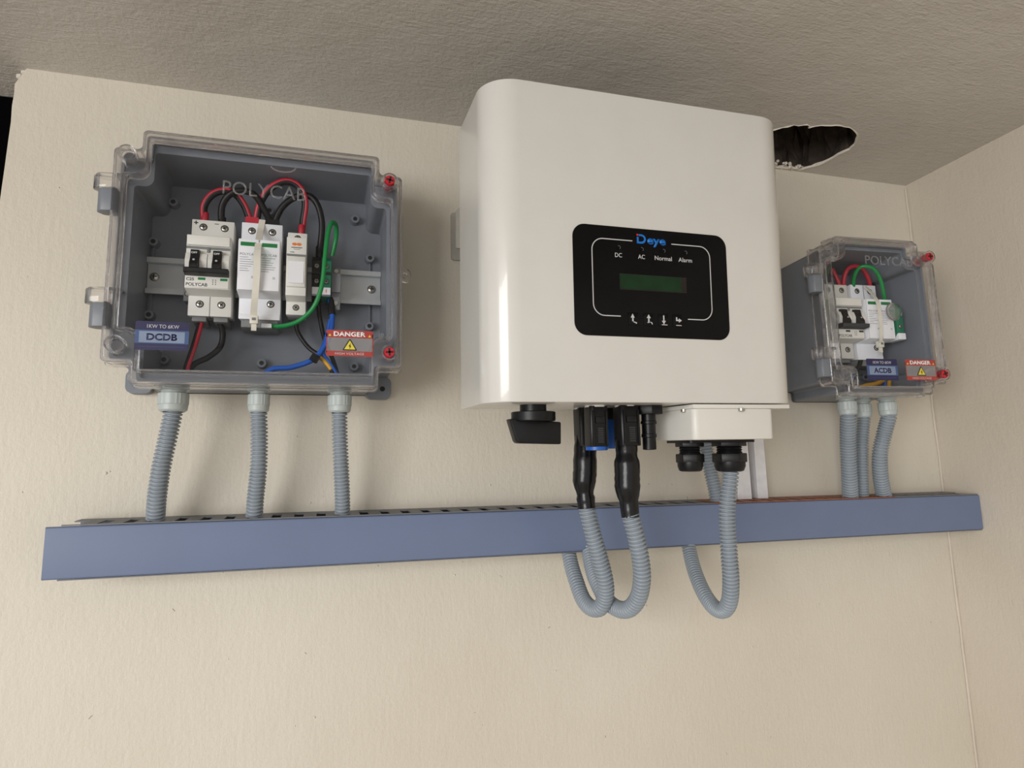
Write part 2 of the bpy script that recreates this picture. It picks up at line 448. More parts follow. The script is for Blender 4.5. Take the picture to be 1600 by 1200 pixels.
def conduit(name, label, pts, r=.0073, parent=None, group='grey corrugated conduits', taper=None):
    path = spline(pts, PITCH_C/6)
    pat = (0, 0, .75, 1, 1, .75)
    seq = lambda i, n: (r-.0020)+.0020*pat[i % 6]
    o = MB().tube(path, seq, 14).build(name, 'conduit_grey', parent, smooth=50)
    if label: o['label'] = label; o['category'] = 'conduit'; o['group'] = group
    return o
def wire(name, label, pts, r=.0026, mat='wire_black', stripe=None, group=None, end=None, cat='wire'):
    path = spline(pts, .0022)
    t = None
    o = MB().tube(path, r, 8).build(name, mat, None, smooth=60)
    o['label'] = label; o['category'] = cat
    if group: o['group'] = group
    if stripe:   # coloured half of a two-tone cable: a tube nudged outwards along the bend
        off = Vector(stripe[1])*r*.62
        cen = sum(path, Vector())/len(path)
        P2 = []
        for i, p in enumerate(path):
            T = (path[min(i+1, len(path)-1)]-path[max(i-1, 0)]).normalized()
            side = Vector((T.z, 0, -T.x))
            if side.length < .1: side = Vector((1, 0, 0))
            side.normalize(); P2.append(p+side*stripe[1][0]*r*.5+Vector((0, -1, 0))*r*.36)
        MB().tube(P2, r*.72, 8).build('stripe', stripe[0], o, smooth=60, label='red half of the cable')
    return o
def termscrew(parent, x, y, z, r=.0034):
    s = MB().lathe([(r, .001), (r, -.0002), (r*.86, -.0002)], (x, y, z), (0, 1, 0), 16).build('terminal_hole_shade', 'recess_shade_and_print', parent)  # raised black disc, painted as the shade inside the hole
    MB().lathe([(r*.78, 0), (r*.78, .0004), (r*.6, .0008)], (x, y-.0001, z), (0, -1, 0), 12).build('screw_head', 'steel', s)
    a = random.uniform(0, 3); mb = MB()
    for q in (a, a+PI/2):
        c, sn = math.cos(q)*r*.55, math.sin(q)*r*.55; e, f = -math.sin(q)*r*.12, math.cos(q)*r*.12
        mb.prism([(x-c-e, z-sn-f), (x+c-e, z+sn-f), (x+c+e, z+sn+f), (x-c+e, z-sn+f)], y-.0007, y-.00105)
    mb.build('cross_slot_shade', 'recess_shade_and_print', s, smooth=0)  # black cross laid on the head, standing in for slot shade
    return s
def profile_body(parent, wdt, ht, hb, zf1, zf0, ys, yf, mat, name='body'):
    loop = [(.006, hb+.004), (ys, hb), (ys, zf0-.0015), (yf, zf0), (yf, zf1), (ys, zf1+.001), (ys, ht), (.006, ht-.003)]
    return MB().prism(loop, 0, wdt, 'x').build(name, mat, parent, .0006, 2)

def breaker(t, ac=False):
    W = .036; YS, YF = -.026, -.045
    b = profile_body(t, W, .0475, -.0435, .0255, -.0235, YS, YF, 'device_white')
    # pole seam, top label bar, toggle well
    MB().box(W/2-.0003, W/2+.0003, YS-.0002, YS+.01, -.0435, -.0245).build('pole_seam', 'device_grey', b, smooth=0)
    MB().prism(rrect(.0006, W-.0006, .0155, .0245, .0008), YF+.001, YF-.0022).build('label_bar', 'device_white', t, .0005)
    MB().box(.0002, W-.0002, YF-.0004, YF+.004, .0125, .0148).build('groove', 'device_grey', t, smooth=0)
    MB().box(.0168, .0192, YF-.0012, YF+.004, .0096, .0138).build('slider', 'device_grey', t, .0003)
    for k in range(2):
        x = k*W/2
        # light rounded shoulders of the toggle well
        for xa, xb in ((.0003, .0042), (.0118, W/2-.0003)):
            MB().prism(fillet([(YF+.002, -.009), (YF-.0045, -.006), (YF-.0055, .001), (YF-.003, .0075), (YF+.002, .009)], .0015), x+xa, x+xb, 'x').build('toggle_guard', 'device_white', t)
        tg = MB().prism(fillet([(YF+.002, -.0085), (YF-.0105, -.0078), (YF-.0105, -.004), (YF-.0065, .0025), (YF-.0055, .010), (YF+.002, .0115)], .0008), x+.0046, x+.0114, 'x').build('toggle', 'black_plastic', t, label='black switch toggle')
        if not ac: text('OFF', tg, x+.0056, YF-.0078, .0055, .0048, .0019, 'print_white', .02)
        mb = MB().lathe([(.0010, 0), (.0010, .0002)], (x+.008, YF-.0096, -.0006), (0, -1, .4), 12); mb.build('mark', 'print_grey', tg)
    MB().prism(fillet([(YF+.002, -.0125), (YF-.0095, -.0118), (YF-.0105, -.0075), (YF+.002, -.0065)], .0008), .0003, W-.0003, 'x').build('toggle_link', 'print_dark' if ac else 'black_plastic', t, label='dark bar that links both toggles')
    MB().prism(rrect(.0006, W-.0006, -.0228, -.0132, .0006), YF+.001, YF-.0008).build('rating_plate', 'device_white', t, .0003)
    for k in range(2):
        flat(t, 'indicator_window', rrect(.0106+k*.018, .0166+k*.018, -.0159, -.0137, .0003), YF-.0008, 'window_green' if not ac else 'print_dark')
    if not ac: text('C25', t, .0013, YF-.0008, -.0168, .0062, .0026, 'print_dark', .02)
    text('POLYCAB', t, .0012, YF-.0008, -.0217, .0172, .0030, 'print_dark', .015)
    for k in range(3):
        for q in range(2):
            flat(t, 'wiring_symbol', [(.0222+q*.0022, -.0152-k*.0019), (.0234+q*.0022, -.0150-k*.0019), (.0226+q*.0022, -.0162-k*.0019)], YF-.0008, 'print_dark')
    for k in range(2):
        termscrew(t, W*(.27+.5*k), YS, .0405); termscrew(t, W*(.27+.5*k), YS, -.0325)
    if not ac:
        text('+', t, .0016, YS, .0425, .0036, None, 'print_dark', .03)
        MB().prism([(.0190, .0440), (.0226, .0440), (.0226, .0446), (.0190, .0446)], YS, YS-.0002).build('lettering', 'print_dark', t, smooth=0)
    for k in range(2):   # wire clamps showing under the lower shoulder
        MB().box(.003+k*.018, .015+k*.018, YS+.004, .004, -.0475, -.0425).build('clamp', 'device_grey', t, .0006)
    return t
def surge(t, ac=False):
    W = .036; YS, YF = -.026, -.046
    b = profile_body(t, W, .0485, -.0445, .0245, -.0235, YS, YF, 'device_bright')
    MB().box(W/2-.0003, W/2+.0003, YS-.0002, YS+.01, .0255, .0485).build('pole_seam', 'device_grey', b, smooth=0)
    for k in range(2):
        m = MB().prism(rrect(.0005+k*.018, .0175+k*.018, -.0232, .0242, .0006), YF+.001, YF-.0022).build('cartridge', 'device_bright', t, .0005)
        flat(m, 'status_window', rrect(.0022+k*.018, .0152+k*.018, .0175, .0212, .0003), YF-.0022, 'window_green')
        text('POLYCAB', m, .0020+k*.018, YF-.0022, .0088, .013, .0022, 'print_mid', .0)
        for q in range(7):
            L = random.uniform(.004, .013)
            z = .0068-q*.0021
            flat(m, 'printed_line', [(.002+k*.018, z), (.002+k*.018+L, z), (.002+k*.018+L, z+.0004), (.002+k*.018, z+.0004)], YF-.0022, 'print_mid')
        flat(m, 'printed_line', rrect(.0118+k*.018, .0142+k*.018, -.0125, -.0102, .0003), YF-.0022, 'print_grey')
    MB().prism([(YS+.001, -.0445), (YS+.001, -.039), (YS-.0006, -.0395), (YS-.0006, -.0445)], .0004, W-.0004, 'x').build('lower_lip', 'device_bright', t, .0003)
    for k in range(2): termscrew(t, W*(.25+.5*k), YS, .0405)
    termscrew(t, W*.76, YS-.0001, -.0295)
    MB().prism(rrect(.002, W-.002, -.0515, -.0435, .001), .004, YS+.003).build('terminal_block', 'device_grey', t, .0008)
    MB().box(.020, .029, YS+.001, YS-.003, -.0525, -.0485).build('release_clip', 'device_bright', t, .0006)
    return t
def fuseholder(t):
    W = .0175; YS, YF = -.03, -.046
    profile_body(t, W, .0405, -.0395, .030, -.0255, YS, YF, 'device_white')
    MB().prism(fillet([(YF+.002, -.0185), (YF-.002, -.0175), (YF-.003, .006), (YF-.001, .0115), (YF+.002, .012)], .001), .0008, W-.0008, 'x').build('fuse_drawer', 'device_white', t, .0004)
    flat(t, 'drawer_recess', rrect(.0022, W-.0022, -.0145, .006, .0006), YF-.0029, 'device_bright')
    MB().box(.0003, W-.0003, YF-.0006, YF+.003, .0118, .0136).build('groove', 'device_grey', t, smooth=0)
    for k in range(2):
        flat(t, 'logo', [(.0088+.0020*(k*2-1)+.0022*math.cos(a*PI/8), .0233+.0014*math.sin(a*PI/8)) for a in range(16)], YF-k*.0001, 'orange_print')
    flat(t, 'printed_line', [(.004, .0198), (.0136, .0198), (.0136, .0205), (.004, .0205)], YF, 'print_dark')
    flat(t, 'printed_line', [(.006, .0183), (.0118, .0183), (.0118, .0188), (.006, .0188)], YF, 'print_mid')
    flat(t, 'printed_line', [(.003, .0152), (.0068, .0152), (.0068, .0160), (.003, .0157)], YF, 'window_green')
    termscrew(t, W*.5, YS, .0352, .003); termscrew(t, W*.5, YS, -.0325, .003)
    return t
def din_rail(t, L, screws):
    loop = [(0, -.0175), (0, -.0125), (.0062, -.0125), (.0062, .0125), (0, .0125), (0, .0175), (.001, .0175), (.001, .0135), (.0072, .0135), (.0072, -.0135), (.001, -.0135), (.001, -.0175)]
    MB().prism(loop, 0, L, 'x').build('rail', 'zinc', t, smooth=0)
    for x in screws:
        s = MB().lathe([(.0042, 0), (.0042, .001), (.003, .0022), (.001, .0026)], (x, .0062, 0), (0, -1, 0), 16).build('screw', 'steel', t)
        MB().box(x-.0022, x+.0022, .0062-.0029, .0062-.0018, -.0005, .0005).build('cross_slot_shade', 'recess_shade_and_print', s, smooth=0)  # slot shade put in as a raised black bar
        MB().box(x-.0005, x+.0005, .0062-.0029, .0062-.0018, -.0022, .0022).build('cross_slot_shade', 'recess_shade_and_print', s, smooth=0)
    return t

def notch(x0, x1, z0, z1, a, b, ro, rc):
    "rectangle with a step in every corner (a wide, b high); ro outer radii, rc radius at the inner step corner"
    P = [(x0+a, z0), (x1-a, z0), (x1-a, z0+b), (x1, z0+b), (x1, z1-b), (x1-a, z1-b), (x1-a, z1), (x0+a, z1), (x0+a, z1-b), (x0, z1-b), (x0, z0+b), (x0+a, z0+b)]
    R = [ro, ro, rc, ro, ro, rc, ro, ro, rc, ro, ro, rc]
    return fillet(P, R, 6)

def enclosure(t, W, H, D, a, b, ap, bp, rp, ins, screws, hinges, bosses, tabs, red_right=True):
    yp, yf, yk = -D, -D+.008, -D+.028       # window front, skirt front, skirt back
    out = notch(0, W, 0, H, a, b, .004, .004)
    out_i = notch(.0022, W-.0022, .0022, H-.0022, a, b, .003, .003)
    pl = notch(ins, W-ins, ins, H-ins, ap, bp, .003, rp)
    pl_i = notch(ins+.0022, W-ins-.0022, ins+.0022, H-ins-.0022, ap, bp, .0025, rp)
    k = .004
    ba = notch(k, W-k, k, H-k, a, b, .003, .003)
    bi = notch(ins+.004, W-ins-.004, ins+.004, H-ins-.004, ap-.002, bp-.002, .003, rp*.9)
    base = MB().ring(ba, bi, -.001, yk-.006).build('base', 'slate_plastic', t, smooth=40)
    MB().prism(ba, -.001, -.006).build('back_panel', 'slate_plastic', base, smooth=40)
    # seal lip under the lid
    MB().ring(notch(.0035, W-.0035, .0035, H-.0035, a, b, .003, .003), notch(.006, W-.006, .006, H-.006, a, b, .003, .003), yk+.002, yk-.010).build('seal_lip', 'slate_plastic', base, smooth=40)
    for (x0, x1, z0, z1) in tabs:
        mb = MB().prism(rrect(x0, x1, z0, z1, .006), -.0005, -.011)
        tb = mb.build('mounting_tab', 'slate_plastic', base)
        MB().lathe([(.0026, 0), (.0026, .0006)], ((x0+x1)/2+(.004 if x0 > W/2 else -.004), -.0107, z0+(.010 if z0 < H/2 else -.010+z1-z0)), (0, -1, 0), 14).build('fixing_hole_shade', 'recess_shade_and_print', base)  # black disc on the tab paints the shade of a hole
    for (x, z, h) in bosses:
        bo = MB().lathe([(.0048, 0), (.0042, h), (.0030, h+.0002)], (x, -.006, z), (0, -1, 0), 16).build('screw_boss', 'slate_plastic', base)
        MB().lathe([(.0022, 0), (.0022, h+.0004)], (x, -.006, z), (0, -1, 0), 10).build('boss_hole_shade', 'recess_shade_and_print', base)  # black plug colours in the shade of the boss bore
    lid = MB().ring(out, out_i, yk, yf).ring(out, pl_i, yf+.0018, yf).ring(pl, pl_i, yf+.0016, yp).build('lid', 'clear_rim', t, .0004, 1, 40, label='clear plastic lid rim')
    pane = MB().prism(notch(ins+.0022, W-ins-.0022, ins+.0022, H-ins-.0022, ap, bp, .0025, rp), yp+.0016, yp+.0001).build('window_pane', 'clear_pane', lid, smooth=0)
    # outer bead and small moulded stops
    MB().ring(notch(-.0014, W+.0014, -.0014, H+.0014, a, b, .004, .004), notch(-.0002, W+.0002, -.0002, H+.0002, a, b, .004, .004), yk+.0002, yk-.003).build('rim_bead', 'clear_rim', lid, .0004, 1)
    for x, z in ((W*.17, -.0006), (W*.83, -.0006), (W*.17, H-.0006), (W*.86, H-.0006)):
        MB().box(x-.003, x+.003, yk-.003, yk-.011, z, z+.0014).build('stop_rib', 'clear_rim', lid, .0003, 1)
    for i, (x, z) in enumerate(screws):
        MB().ring([(x+.0072*math.cos(q*PI/12), z+.0072*math.sin(q*PI/12)) for q in range(24)], [(x+.0058*math.cos(q*PI/12), z+.0058*math.sin(q*PI/12)) for q in range(24)], yf, yp-.0002).build('screw_collar', 'clear_rim', lid)
        red = x > W/2
        m = 'screw_red' if red else 'terminal_grey'
        yy = yp-.0006 if red else yf+.001
        s = MB().lathe([(.0047, 0), (.0047, .006), (.0042, .0068)], (x, yy+.0066, z), (0, -1, 0), 20).build('lid_screw', m, t, label='red cross-head lid screw' if red else 'grey lid pin under the clear corner')
        if red:
            MB().lathe([(.0030, 0), (.0030, .014)], (x, yf+.010, z), (0, -1, 0), 12).build('shank', 'screw_red', s)
            q0 = random.uniform(-.5, .5); mb = MB()
            for q in (q0, q0+PI/2):
                c, sn = math.cos(q)*.0034, math.sin(q)*.0034; e, f = -math.sin(q)*.00085, math.cos(q)*.00085
                mb.prism([(x-c-e, z-sn-f), (x+c-e, z+sn-f), (x+c+e, z+sn+f), (x-c+e, z-sn+f)], yy-.0001, yy-.0004)
            mb.build('cross_slot_shade', 'recess_shade_and_print', s, smooth=0)  # shade of the cross recess, painted as black strips on the head
    for z in hinges:       # z = top of the clear hinge cap
        arc = lambda r, L: fillet([(.0035, yk-.012-r), (-L+r*.6, yk-.012-r*.8), (-L, yk-.012), (-L+r*.6, yk-.012+r*.8), (.0035, yk-.012+r)], .003)
        hg = MB().prism(arc(.0075, .0125), z-.0335, z-.013, 'z').build('hinge_lug', 'slate_plastic', t, .0006)
        MB().prism(arc(.0095, .0165), z-.014, z-.001, 'z').build('hinge_cap', 'clear_rim', hg, .001)
        MB().prism([(.0035, yk-.021), (.012, yk-.018), (.012, yk-.006), (.0035, yk-.003)], z-.004, z-.001, 'z').build('hinge_web', 'clear_rim', hg)
    return yp
def dcsticker(t, x, z, y, word, top):
    w_, h_ = .0395, .0238
    s = flat(t, 'rating_sticker', rrect(x, x+w_, z, z+h_, .0015), y, 'sticker_navy'); s['label'] = 'navy and blue sticker reading '+word
    flat(s, 'sticker_band', [(x, z+.0055), (x+w_, z+.0055), (x+w_, z+.0165), (x, z+.0165)], y-.0001, 'sticker_blue')
    flat(s, 'sticker_panel', [(x+.003, z+.0062), (x+w_-.003, z+.0062), (x+w_-.003, z+.0155), (x+.003, z+.0155)], y-.0002, 'sticker_pale')
    text(word, s, x+.0085, y-.0003, z+.0080, .0225, .0058, 'sticker_navy', .035)
    text(top, s, x+.0085, y-.0001, z+.0183, .0235, .0030, 'print_grey', .0)
    flat(s, 'printed_line', [(x+.003, z+.0028), (x+w_-.003, z+.0028), (x+w_-.003, z+.0030), (x+.003, z+.0030)], y-.0001, 'sticker_blue')
def dangersticker(t, x, z, y):
    w_, h_ = .0400, .0232
    s = flat(t, 'danger_sticker', rrect(x, x+w_, z, z+h_, .0015), y, 'sticker_film'); s['label'] = 'red and clear sticker reading DANGER HIGH VOLTAGE'
    flat(s, 'sticker_band', rrect(x, x+w_, z+h_-.0068, z+h_, .0012), y-.0001, 'sticker_red')
    flat(s, 'sticker_band', rrect(x, x+w_, z, z+.0045, .0012), y-.0001, 'sticker_red')
    flat(s, 'sticker_band', [(x, z+.003), (x+.0008, z+.003), (x+.0008, z+h_-.003), (x, z+h_-.003)], y-.0001, 'sticker_red')
    flat(s, 'sticker_band', [(x+w_-.0008, z+.003), (x+w_, z+.003), (x+w_, z+h_-.003), (x+w_-.0008, z+h_-.003)], y-.0001, 'sticker_red')
    text('DANGER', s, x+.0062, y-.0003, z+h_-.0056, .0275, .0044, 'print_white', .04)
    text('HIGH VOLTAGE', s, x+.0075, y-.0003, z+.0012, .025, .0022, 'print_grey', .01)
    cx = x+w_/2; zb = z+.0052
    flat(s, 'warning_triangle', fillet([(cx-.0064, zb), (cx+.0064, zb), (cx, zb+.0108)], .0006), y-.0002, 'recess_shade_and_print')
    flat(s, 'warning_triangle', [(cx-.0048, zb+.0009), (cx+.0048, zb+.0009), (cx, zb+.0090)], y-.0004, 'sticker_yellow')
    flat(s, 'lightning_bolt', [(cx-.0002, zb+.0012), (cx+.0012, zb+.0042), (cx+.0002, zb+.0040), (cx+.0008, zb+.0066), (cx-.0012, zb+.0034), (cx-.0001, zb+.0036)], y-.0006, 'recess_shade_and_print')
    for q in (x+.0030, x+w_-.0030):
        flat(s, 'small_triangle', [(q-.0013, z+h_-.0056), (q+.0013, z+h_-.0056), (q, z+h_-.0034)], y-.0003, 'sticker_yellow')

# ------------------------------------------------------------------ DC distribution box (left)
BX, BZ = -.229, .0141; BW, BH, BD = .2408, .2203, .094
dc = thing('distribution_box', 'large grey distribution box with clear lid, marked DCDB', 'junction box', (BX, 0, BZ))
def L(x, z): return (x-BX, z-BZ)
bosses = [(*L(-.1975, .202), .008), (*L(-.0275, .201), .008), (*L(-.2126, .161), .008), (*L(-.0122, .160), .008), (*L(-.2127, .090), .008), (*L(-.0123, .088), .008),
          (*L(-.198, .048), .008), (*L(-.1134, .047), .008), (*L(-.027, .046), .008), (*L(-.1109, .2018), .008)]
enclosure(dc, BW, BH, BD, .021, .018, .017, .034, .013, .009,
          [(.0117, .0311), (.2287, .0311), (.2287, .1941), (.0117, .1941)], [.1795, .0805], bosses,
          [(.000, .022, .0025, .024), (.2135, .239, .0, .022), (.001, .022, BH-.024, BH-.002), (.219, .239, BH-.024, BH-.002)])
for (x, z) in (L(-.2126, .1255), L(-.0122, .124)):   # moulded rib between each pair of side bosses
    MB().box(x-.0009, x+.0009, -.009, -.005, z-.034, z+.034).build('moulded_rib', 'slate_plastic', dc)
# small clear ear on the right
ear = MB(); cxe, cze = BW+.0045, .1098
ear.ring([(cxe+.0055*math.cos(q*PI/10), cze+.0065*math.sin(q*PI/10)) for q in range(20)], [(cxe+.0024*math.cos(q*PI/10), cze+.0030*math.sin(q*PI/10)) for q in range(20)], -.070, -.075)
ear.build('sealing_ear', 'clear_rim', dc)
dcsticker(dc, .0262, .0266, -BD, 'DCDB', '1KW TO 6KW')
dangersticker(dc, .1743, .0262, -BD)
text('IP-67', dc, .2195, -BD, .0428, .0128, .0050, 'clear_emboss', .0, .0004)
text('POLYCAB', dc, .0862, -BD+.0002, .1655, .0685, .0125, 'clear_emboss', .002, .0004)
flat(dc, 'moulded_logo', [(.135+.011*math.cos(q*PI/16)*(1 if q <= 16 else .86), .196-.0055*math.sin(q*PI/16 if q <= 16 else (32-q)*PI/16)*(1 if q <= 16 else .72)) for q in range(33)], -BD+.0002, 'clear_emboss', .0003)
GD = [(at(272, 607, -.052), .0245), (at(405, 609, -.052), .0188), (at(531, 612, -.052), .0216)]
for p, d in GD:
    gland(dc, p.x-BX, -.052, .0035, d, 'gland_grey', .0225)

RAILZ = .1262
rl = thing('din_rail', 'galvanised steel mounting rail across the DCDB box', 'rail', (-.2156, -.020, RAILZ))
din_rail(rl, .2140, (.0060, .2050))
t = thing('circuit_breaker', 'white two-pole breaker with black toggles at OFF, in the DCDB box', 'circuit breaker', (-.1742, -.020, RAILZ)); breaker(t)
t = thing('surge_protector', 'bright white two-pole surge protector under a cable tie in the DCDB box', 'surge protector', (-.1319, -.020, RAILZ)); surge(t)
t = thing('fuse_holder', 'narrow white fuse holder with orange logo in the DCDB box', 'fuse holder', (-.0908, -.020, RAILZ)); fuseholder(t)
def terminal(name, label, x, mat, z=0):
    t = thing(name, label, 'terminal block', (x, -.020, RAILZ+z))
    wd = .0088
    loop = fillet([(.005, -.018), (-.020, -.018), (-.026, -.012), (-.0265, .016), (-.020, .0215), (.005, .0215)], .001)
    MB().prism(loop, 0, wd, 'x').build('body', mat, t, .0004)
    for z2 in (.0105, -.0045): termscrew(t, wd/2, -.0265, z2, .0026)
    MB().box(.0006, wd-.0006, -.0262, -.0278, .0022, .0048).build('clip_slot_shade', 'recess_shade_and_print', t, smooth=0)  # black block set proud, painted as the shade in a slot
    MB().prism(rrect(.0004, wd-.0004, -.0175, -.0105, .0006), -.020, -.0272).build('marker_tag', 'device_bright', t, .0003)
    return t
t1 = terminal('terminal_block', 'black terminal block with white tag beside the green one', -.0686, 'black_plastic')
t2 = terminal('terminal_block', 'dark green terminal block with white tag on the left box rail', -.0596, 'terminal_green')
MB().box(.0040, .0046, -.0273, -.0276, -.0155, -.0125).build('printed_line', 'logo_red', t2, smooth=0)
t = thing('end_stop', 'grey rail end stop with two screws right of the green terminal', 'end stop', (-.0503, -.020, RAILZ-.006))
MB().prism(fillet([(.004, -.022), (-.012, -.022), (-.015, -.010), (-.015, .010), (-.012, .021), (.004, .021)], .001), 0, .0085, 'x').build('body', 'terminal_grey', t, .0005)
for z2 in (.0168, -.0155): MB().lathe([(.0028, 0), (.0028, .001), (.002, .0016)], (.0045, -.0125, z2), (0, -1, 0), 12).build('screw', 'steel', t)
MB().prism(rrect(0, .0085, -.006, .013, .001), -.014, -.018).build('ridge', 'terminal_grey', t, .0004)
t = thing('end_stop', 'grey rail end stop left of the two-pole breaker', 'end stop', (-.1812, -.020, RAILZ-.004))
MB().prism(fillet([(.004, -.022), (-.010, -.022), (-.012, -.010), (-.012, .010), (-.010, .021), (.004, .021)], .001), 0, .0066, 'x').build('body', 'terminal_grey', t, .0005)
MB().lathe([(.0024, 0), (.0024, .001), (.0016, .0016)], (.0033, -.0105, -.0155), (0, -1, 0), 12).build('screw', 'steel', t)

# wires in the left box
def pth(lst, y0, ym, y1):
    n = len(lst); out = []
    for i, (px, py) in enumerate(lst):
        s = i/(n-1); Y = (y0*(1-s)+y1*s)+(ym-(y0+y1)/2)*math.sin(PI*s)
        out.append(at(px, py, Y))
    return out
wire('jumper_wire', 'red and black cable arching from the breaker plus pole to the surge protector', pth([(320, 346), (320, 322), (332, 305), (350, 299), (367, 304), (381, 322), (391, 348)], -.036, -.045, -.036), .0029, 'wire_black', ('wire_red', (-1, 0, 0)))
wire('jumper_wire', 'black cable arching from the breaker minus pole to the surge protector', pth([(346, 352), (347, 322), (359, 304), (378, 298), (398, 305), (412, 326), (425, 352)], -.036, -.05, -.036), .0031)
wire('jumper_wire', 'red and black cable in the highest arch down to the fuse holder', pth([(401, 346), (408, 317), (423, 295), (446, 284.5), (466, 292), (476, 315), (473, 345), (470, 368)], -.036, -.05, -.034), .0029, 'wire_black', ('wire_red', (-1, 0, 0)))
wire('jumper_wire', 'black cable arching from the surge protector to the black terminal', pth([(427, 352), (440, 325), (460, 309), (482, 306), (496, 320), (503, 348), (501, 380), (498, 402)], -.036, -.046, -.034), .0031)
def sleeve(p, z0, dz, r, mat, label, nm='ferrule', par=None, px=0, cat='ferrule'):
    o = MB().lathe([(r*.9, 0), (r, .0006), (r, dz-.0006), (r*.9, dz)], p, (0, 0, 1), 12).build(nm, mat)
    o['label'] = label; o['category'] = cat; return o
sleeve(at(320, 350, -.038), 0, .011, .0033, 'wire_red', 'red ferrule on top of the left breaker pole')
sleeve(at(347, 354, -.038), 0, .009, .0034, 'wire_black', 'black ferrule on top of the right breaker pole')
o = MB().prism(rrect(0, .0118, 0, .0075, .001), 0, .006).build('ferrule', 'wire_red'); o.location = at(383, 350, -.044); o['label'] = 'wide red twin ferrule on top of the surge protector'; o['category'] = 'ferrule'
o = MB().prism(rrect(0, .0135, 0, .006, .001), 0, .006).build('ferrule', 'wire_black'); o.location = at(413, 351, -.044); o['label'] = 'wide black twin ferrule on top of the surge protector'; o['category'] = 'ferrule'
sleeve(at(471, 369, -.040), 0, .011, .0030, 'wire_red', 'red ferrule on top of the fuse holder')
sleeve(at(499, 404, -.036), 0, .012, .0036, 'wire_black', 'black ferrule above the black terminal block')
wire('earth_wire', 'green wire curling from the green terminal round to the surge protector foot', [at(519, 400, -.040), at(525, 372, -.046), at(525, 352, -.056), at(519, 348, -.066), at(513, 362, -.072), at(508, 400, -.076), at(503, 445, -.076), at(490, 480, -.072), at(466, 502, -.062), at(438, 510, -.050), at(420, 508, -.040)], .0021, 'wire_green')
wire('feed_wire', 'red and black cable running down from the left breaker pole', pth([(313, 500), (311, 512), (303, 540), (292, 572), (288, 590)], -.034, -.04, -.046), .0026, 'wire_black', ('wire_red', (-1, 0, 0)))
wire('feed_wire', 'black cable curving down from the right breaker pole', pth([(342, 502), (348, 520), (344, 542), (326, 558), (302, 570), (290, 588)], -.034, -.03, -.046), .0027, 'wire_black')
wire('feed_wire', 'thin black wire leaving the fuse holder towards the lower right', pth([(462, 500), (466, 520), (482, 543), (505, 560), (522, 585)], -.03, -.032, -.045), .0021)
wire('feed_wire', 'black wire hanging below the black terminal block', pth([(496, 462), (499, 490), (507, 530), (520, 562), (528, 588)], -.03, -.028, -.045), .0021)
wire('feed_wire', 'bright blue wire sweeping down and left to the middle gland', pth([(514, 462), (519, 492), (516, 520), (503, 547), (487, 563), (455, 574), (425, 577), (405, 592)], -.032, -.04, -.048), .0026, 'wire_blue')
wire('feed_wire', 'second blue wire that leaves the bundle towards the right gland', pth([(516, 500), (511, 525), (504, 550), (515, 568), (528, 588)], -.034, -.036, -.046), .0022, 'wire_blue')
o = MB().tube([at(517, 466, -.032), at(518, 480, -.033), at(519, 492, -.034)], .0034, 10).build('heat_shrink_sleeve', 'wire_black'); o['label'] = 'black sleeve under the green terminal where blue wire starts'; o['category'] = 'sleeve'
o = MB().tube([at(494, 556, -.045), at(489, 564, -.046)], .0042, 10).build('tape_band', 'black_tape'); o['label'] = 'black tape band around the blue wires'; o['category'] = 'tape'
wire('feed_wire', 'short yellow wire below the blue bundle near the DANGER sticker', pth([(494, 553), (503, 561), (512, 570), (524, 588)], -.038, -.04, -.045), .0020, 'wire_yellow')
def ribbon(name, label, pts, wd, th, mat):
    path = spline(pts, .003); mb = MB(); vs = []; fs = []
    for i, p in enumerate(path):
        T = (path[min(i+1, len(path)-1)]-path[max(i-1, 0)]).normalized()
        X = (Vector((1, 0, 0))-T*T.x).normalized(); Nn = T.cross(X)
        for a, b in ((-1, -1), (1, -1), (1, 1), (-1, 1)): vs.append(p+X*a*wd/2+Nn*b*th/2)
    for i in range(len(path)-1):
        for k in range(4): fs.append((i*4+k, i*4+(k+1) % 4, i*4+4+(k+1) % 4, i*4+4+k))
    m = len(path)-1; fs += [(0, 1, 2, 3), (m*4+3, m*4+2, m*4+1, m*4)]
    return mb.add(vs, fs)
def cabletie(label, pts, head, wd=.0056):
    t = thing('cable_tie', label, 'cable tie')
    ribbon('', '', pts, wd, .0013, '').build('strap', 'tie_white', t)
    h = Vector(head)
    hd = MB().box(h.x-.0036, h.x+.0036, h.y-.003, h.y+.003, h.z-.004, h.z+.004).build('ratchet_head', 'tie_white', t, .0008)
    MB().box(h.x-.0016, h.x+.0016, h.y-.0034, h.y-.0028, h.z-.001, h.z+.0014).build('ratchet_slot', 'device_grey', hd, smooth=0)
    MB().box(h.x-.0022, h.x+.0022, h.y-.001, h.y+.0006, h.z-.010, h.z-.003).build('tail', 'tie_white', t)
    return t
cabletie('off-white cable tie strapped down the front of the left surge protector', [at(410, 344, -.044), at(407, 360, -.050), at(404, 378, -.066), at(402, 400, -.074), at(401, 430, -.073), at(399, 458, -.071), at(397, 480, -.064), at(396, 498, -.056)], at(397, 500, -.058))
MB().lathe([(.0085, 0), (.0085, .0005)], (at(409, 402, -.072)), (0, -1, 0), 24).build('clear_disc', 'clear_lens', None, label='clear round plastic disc on the surge protector in DCDB box', category='disc')

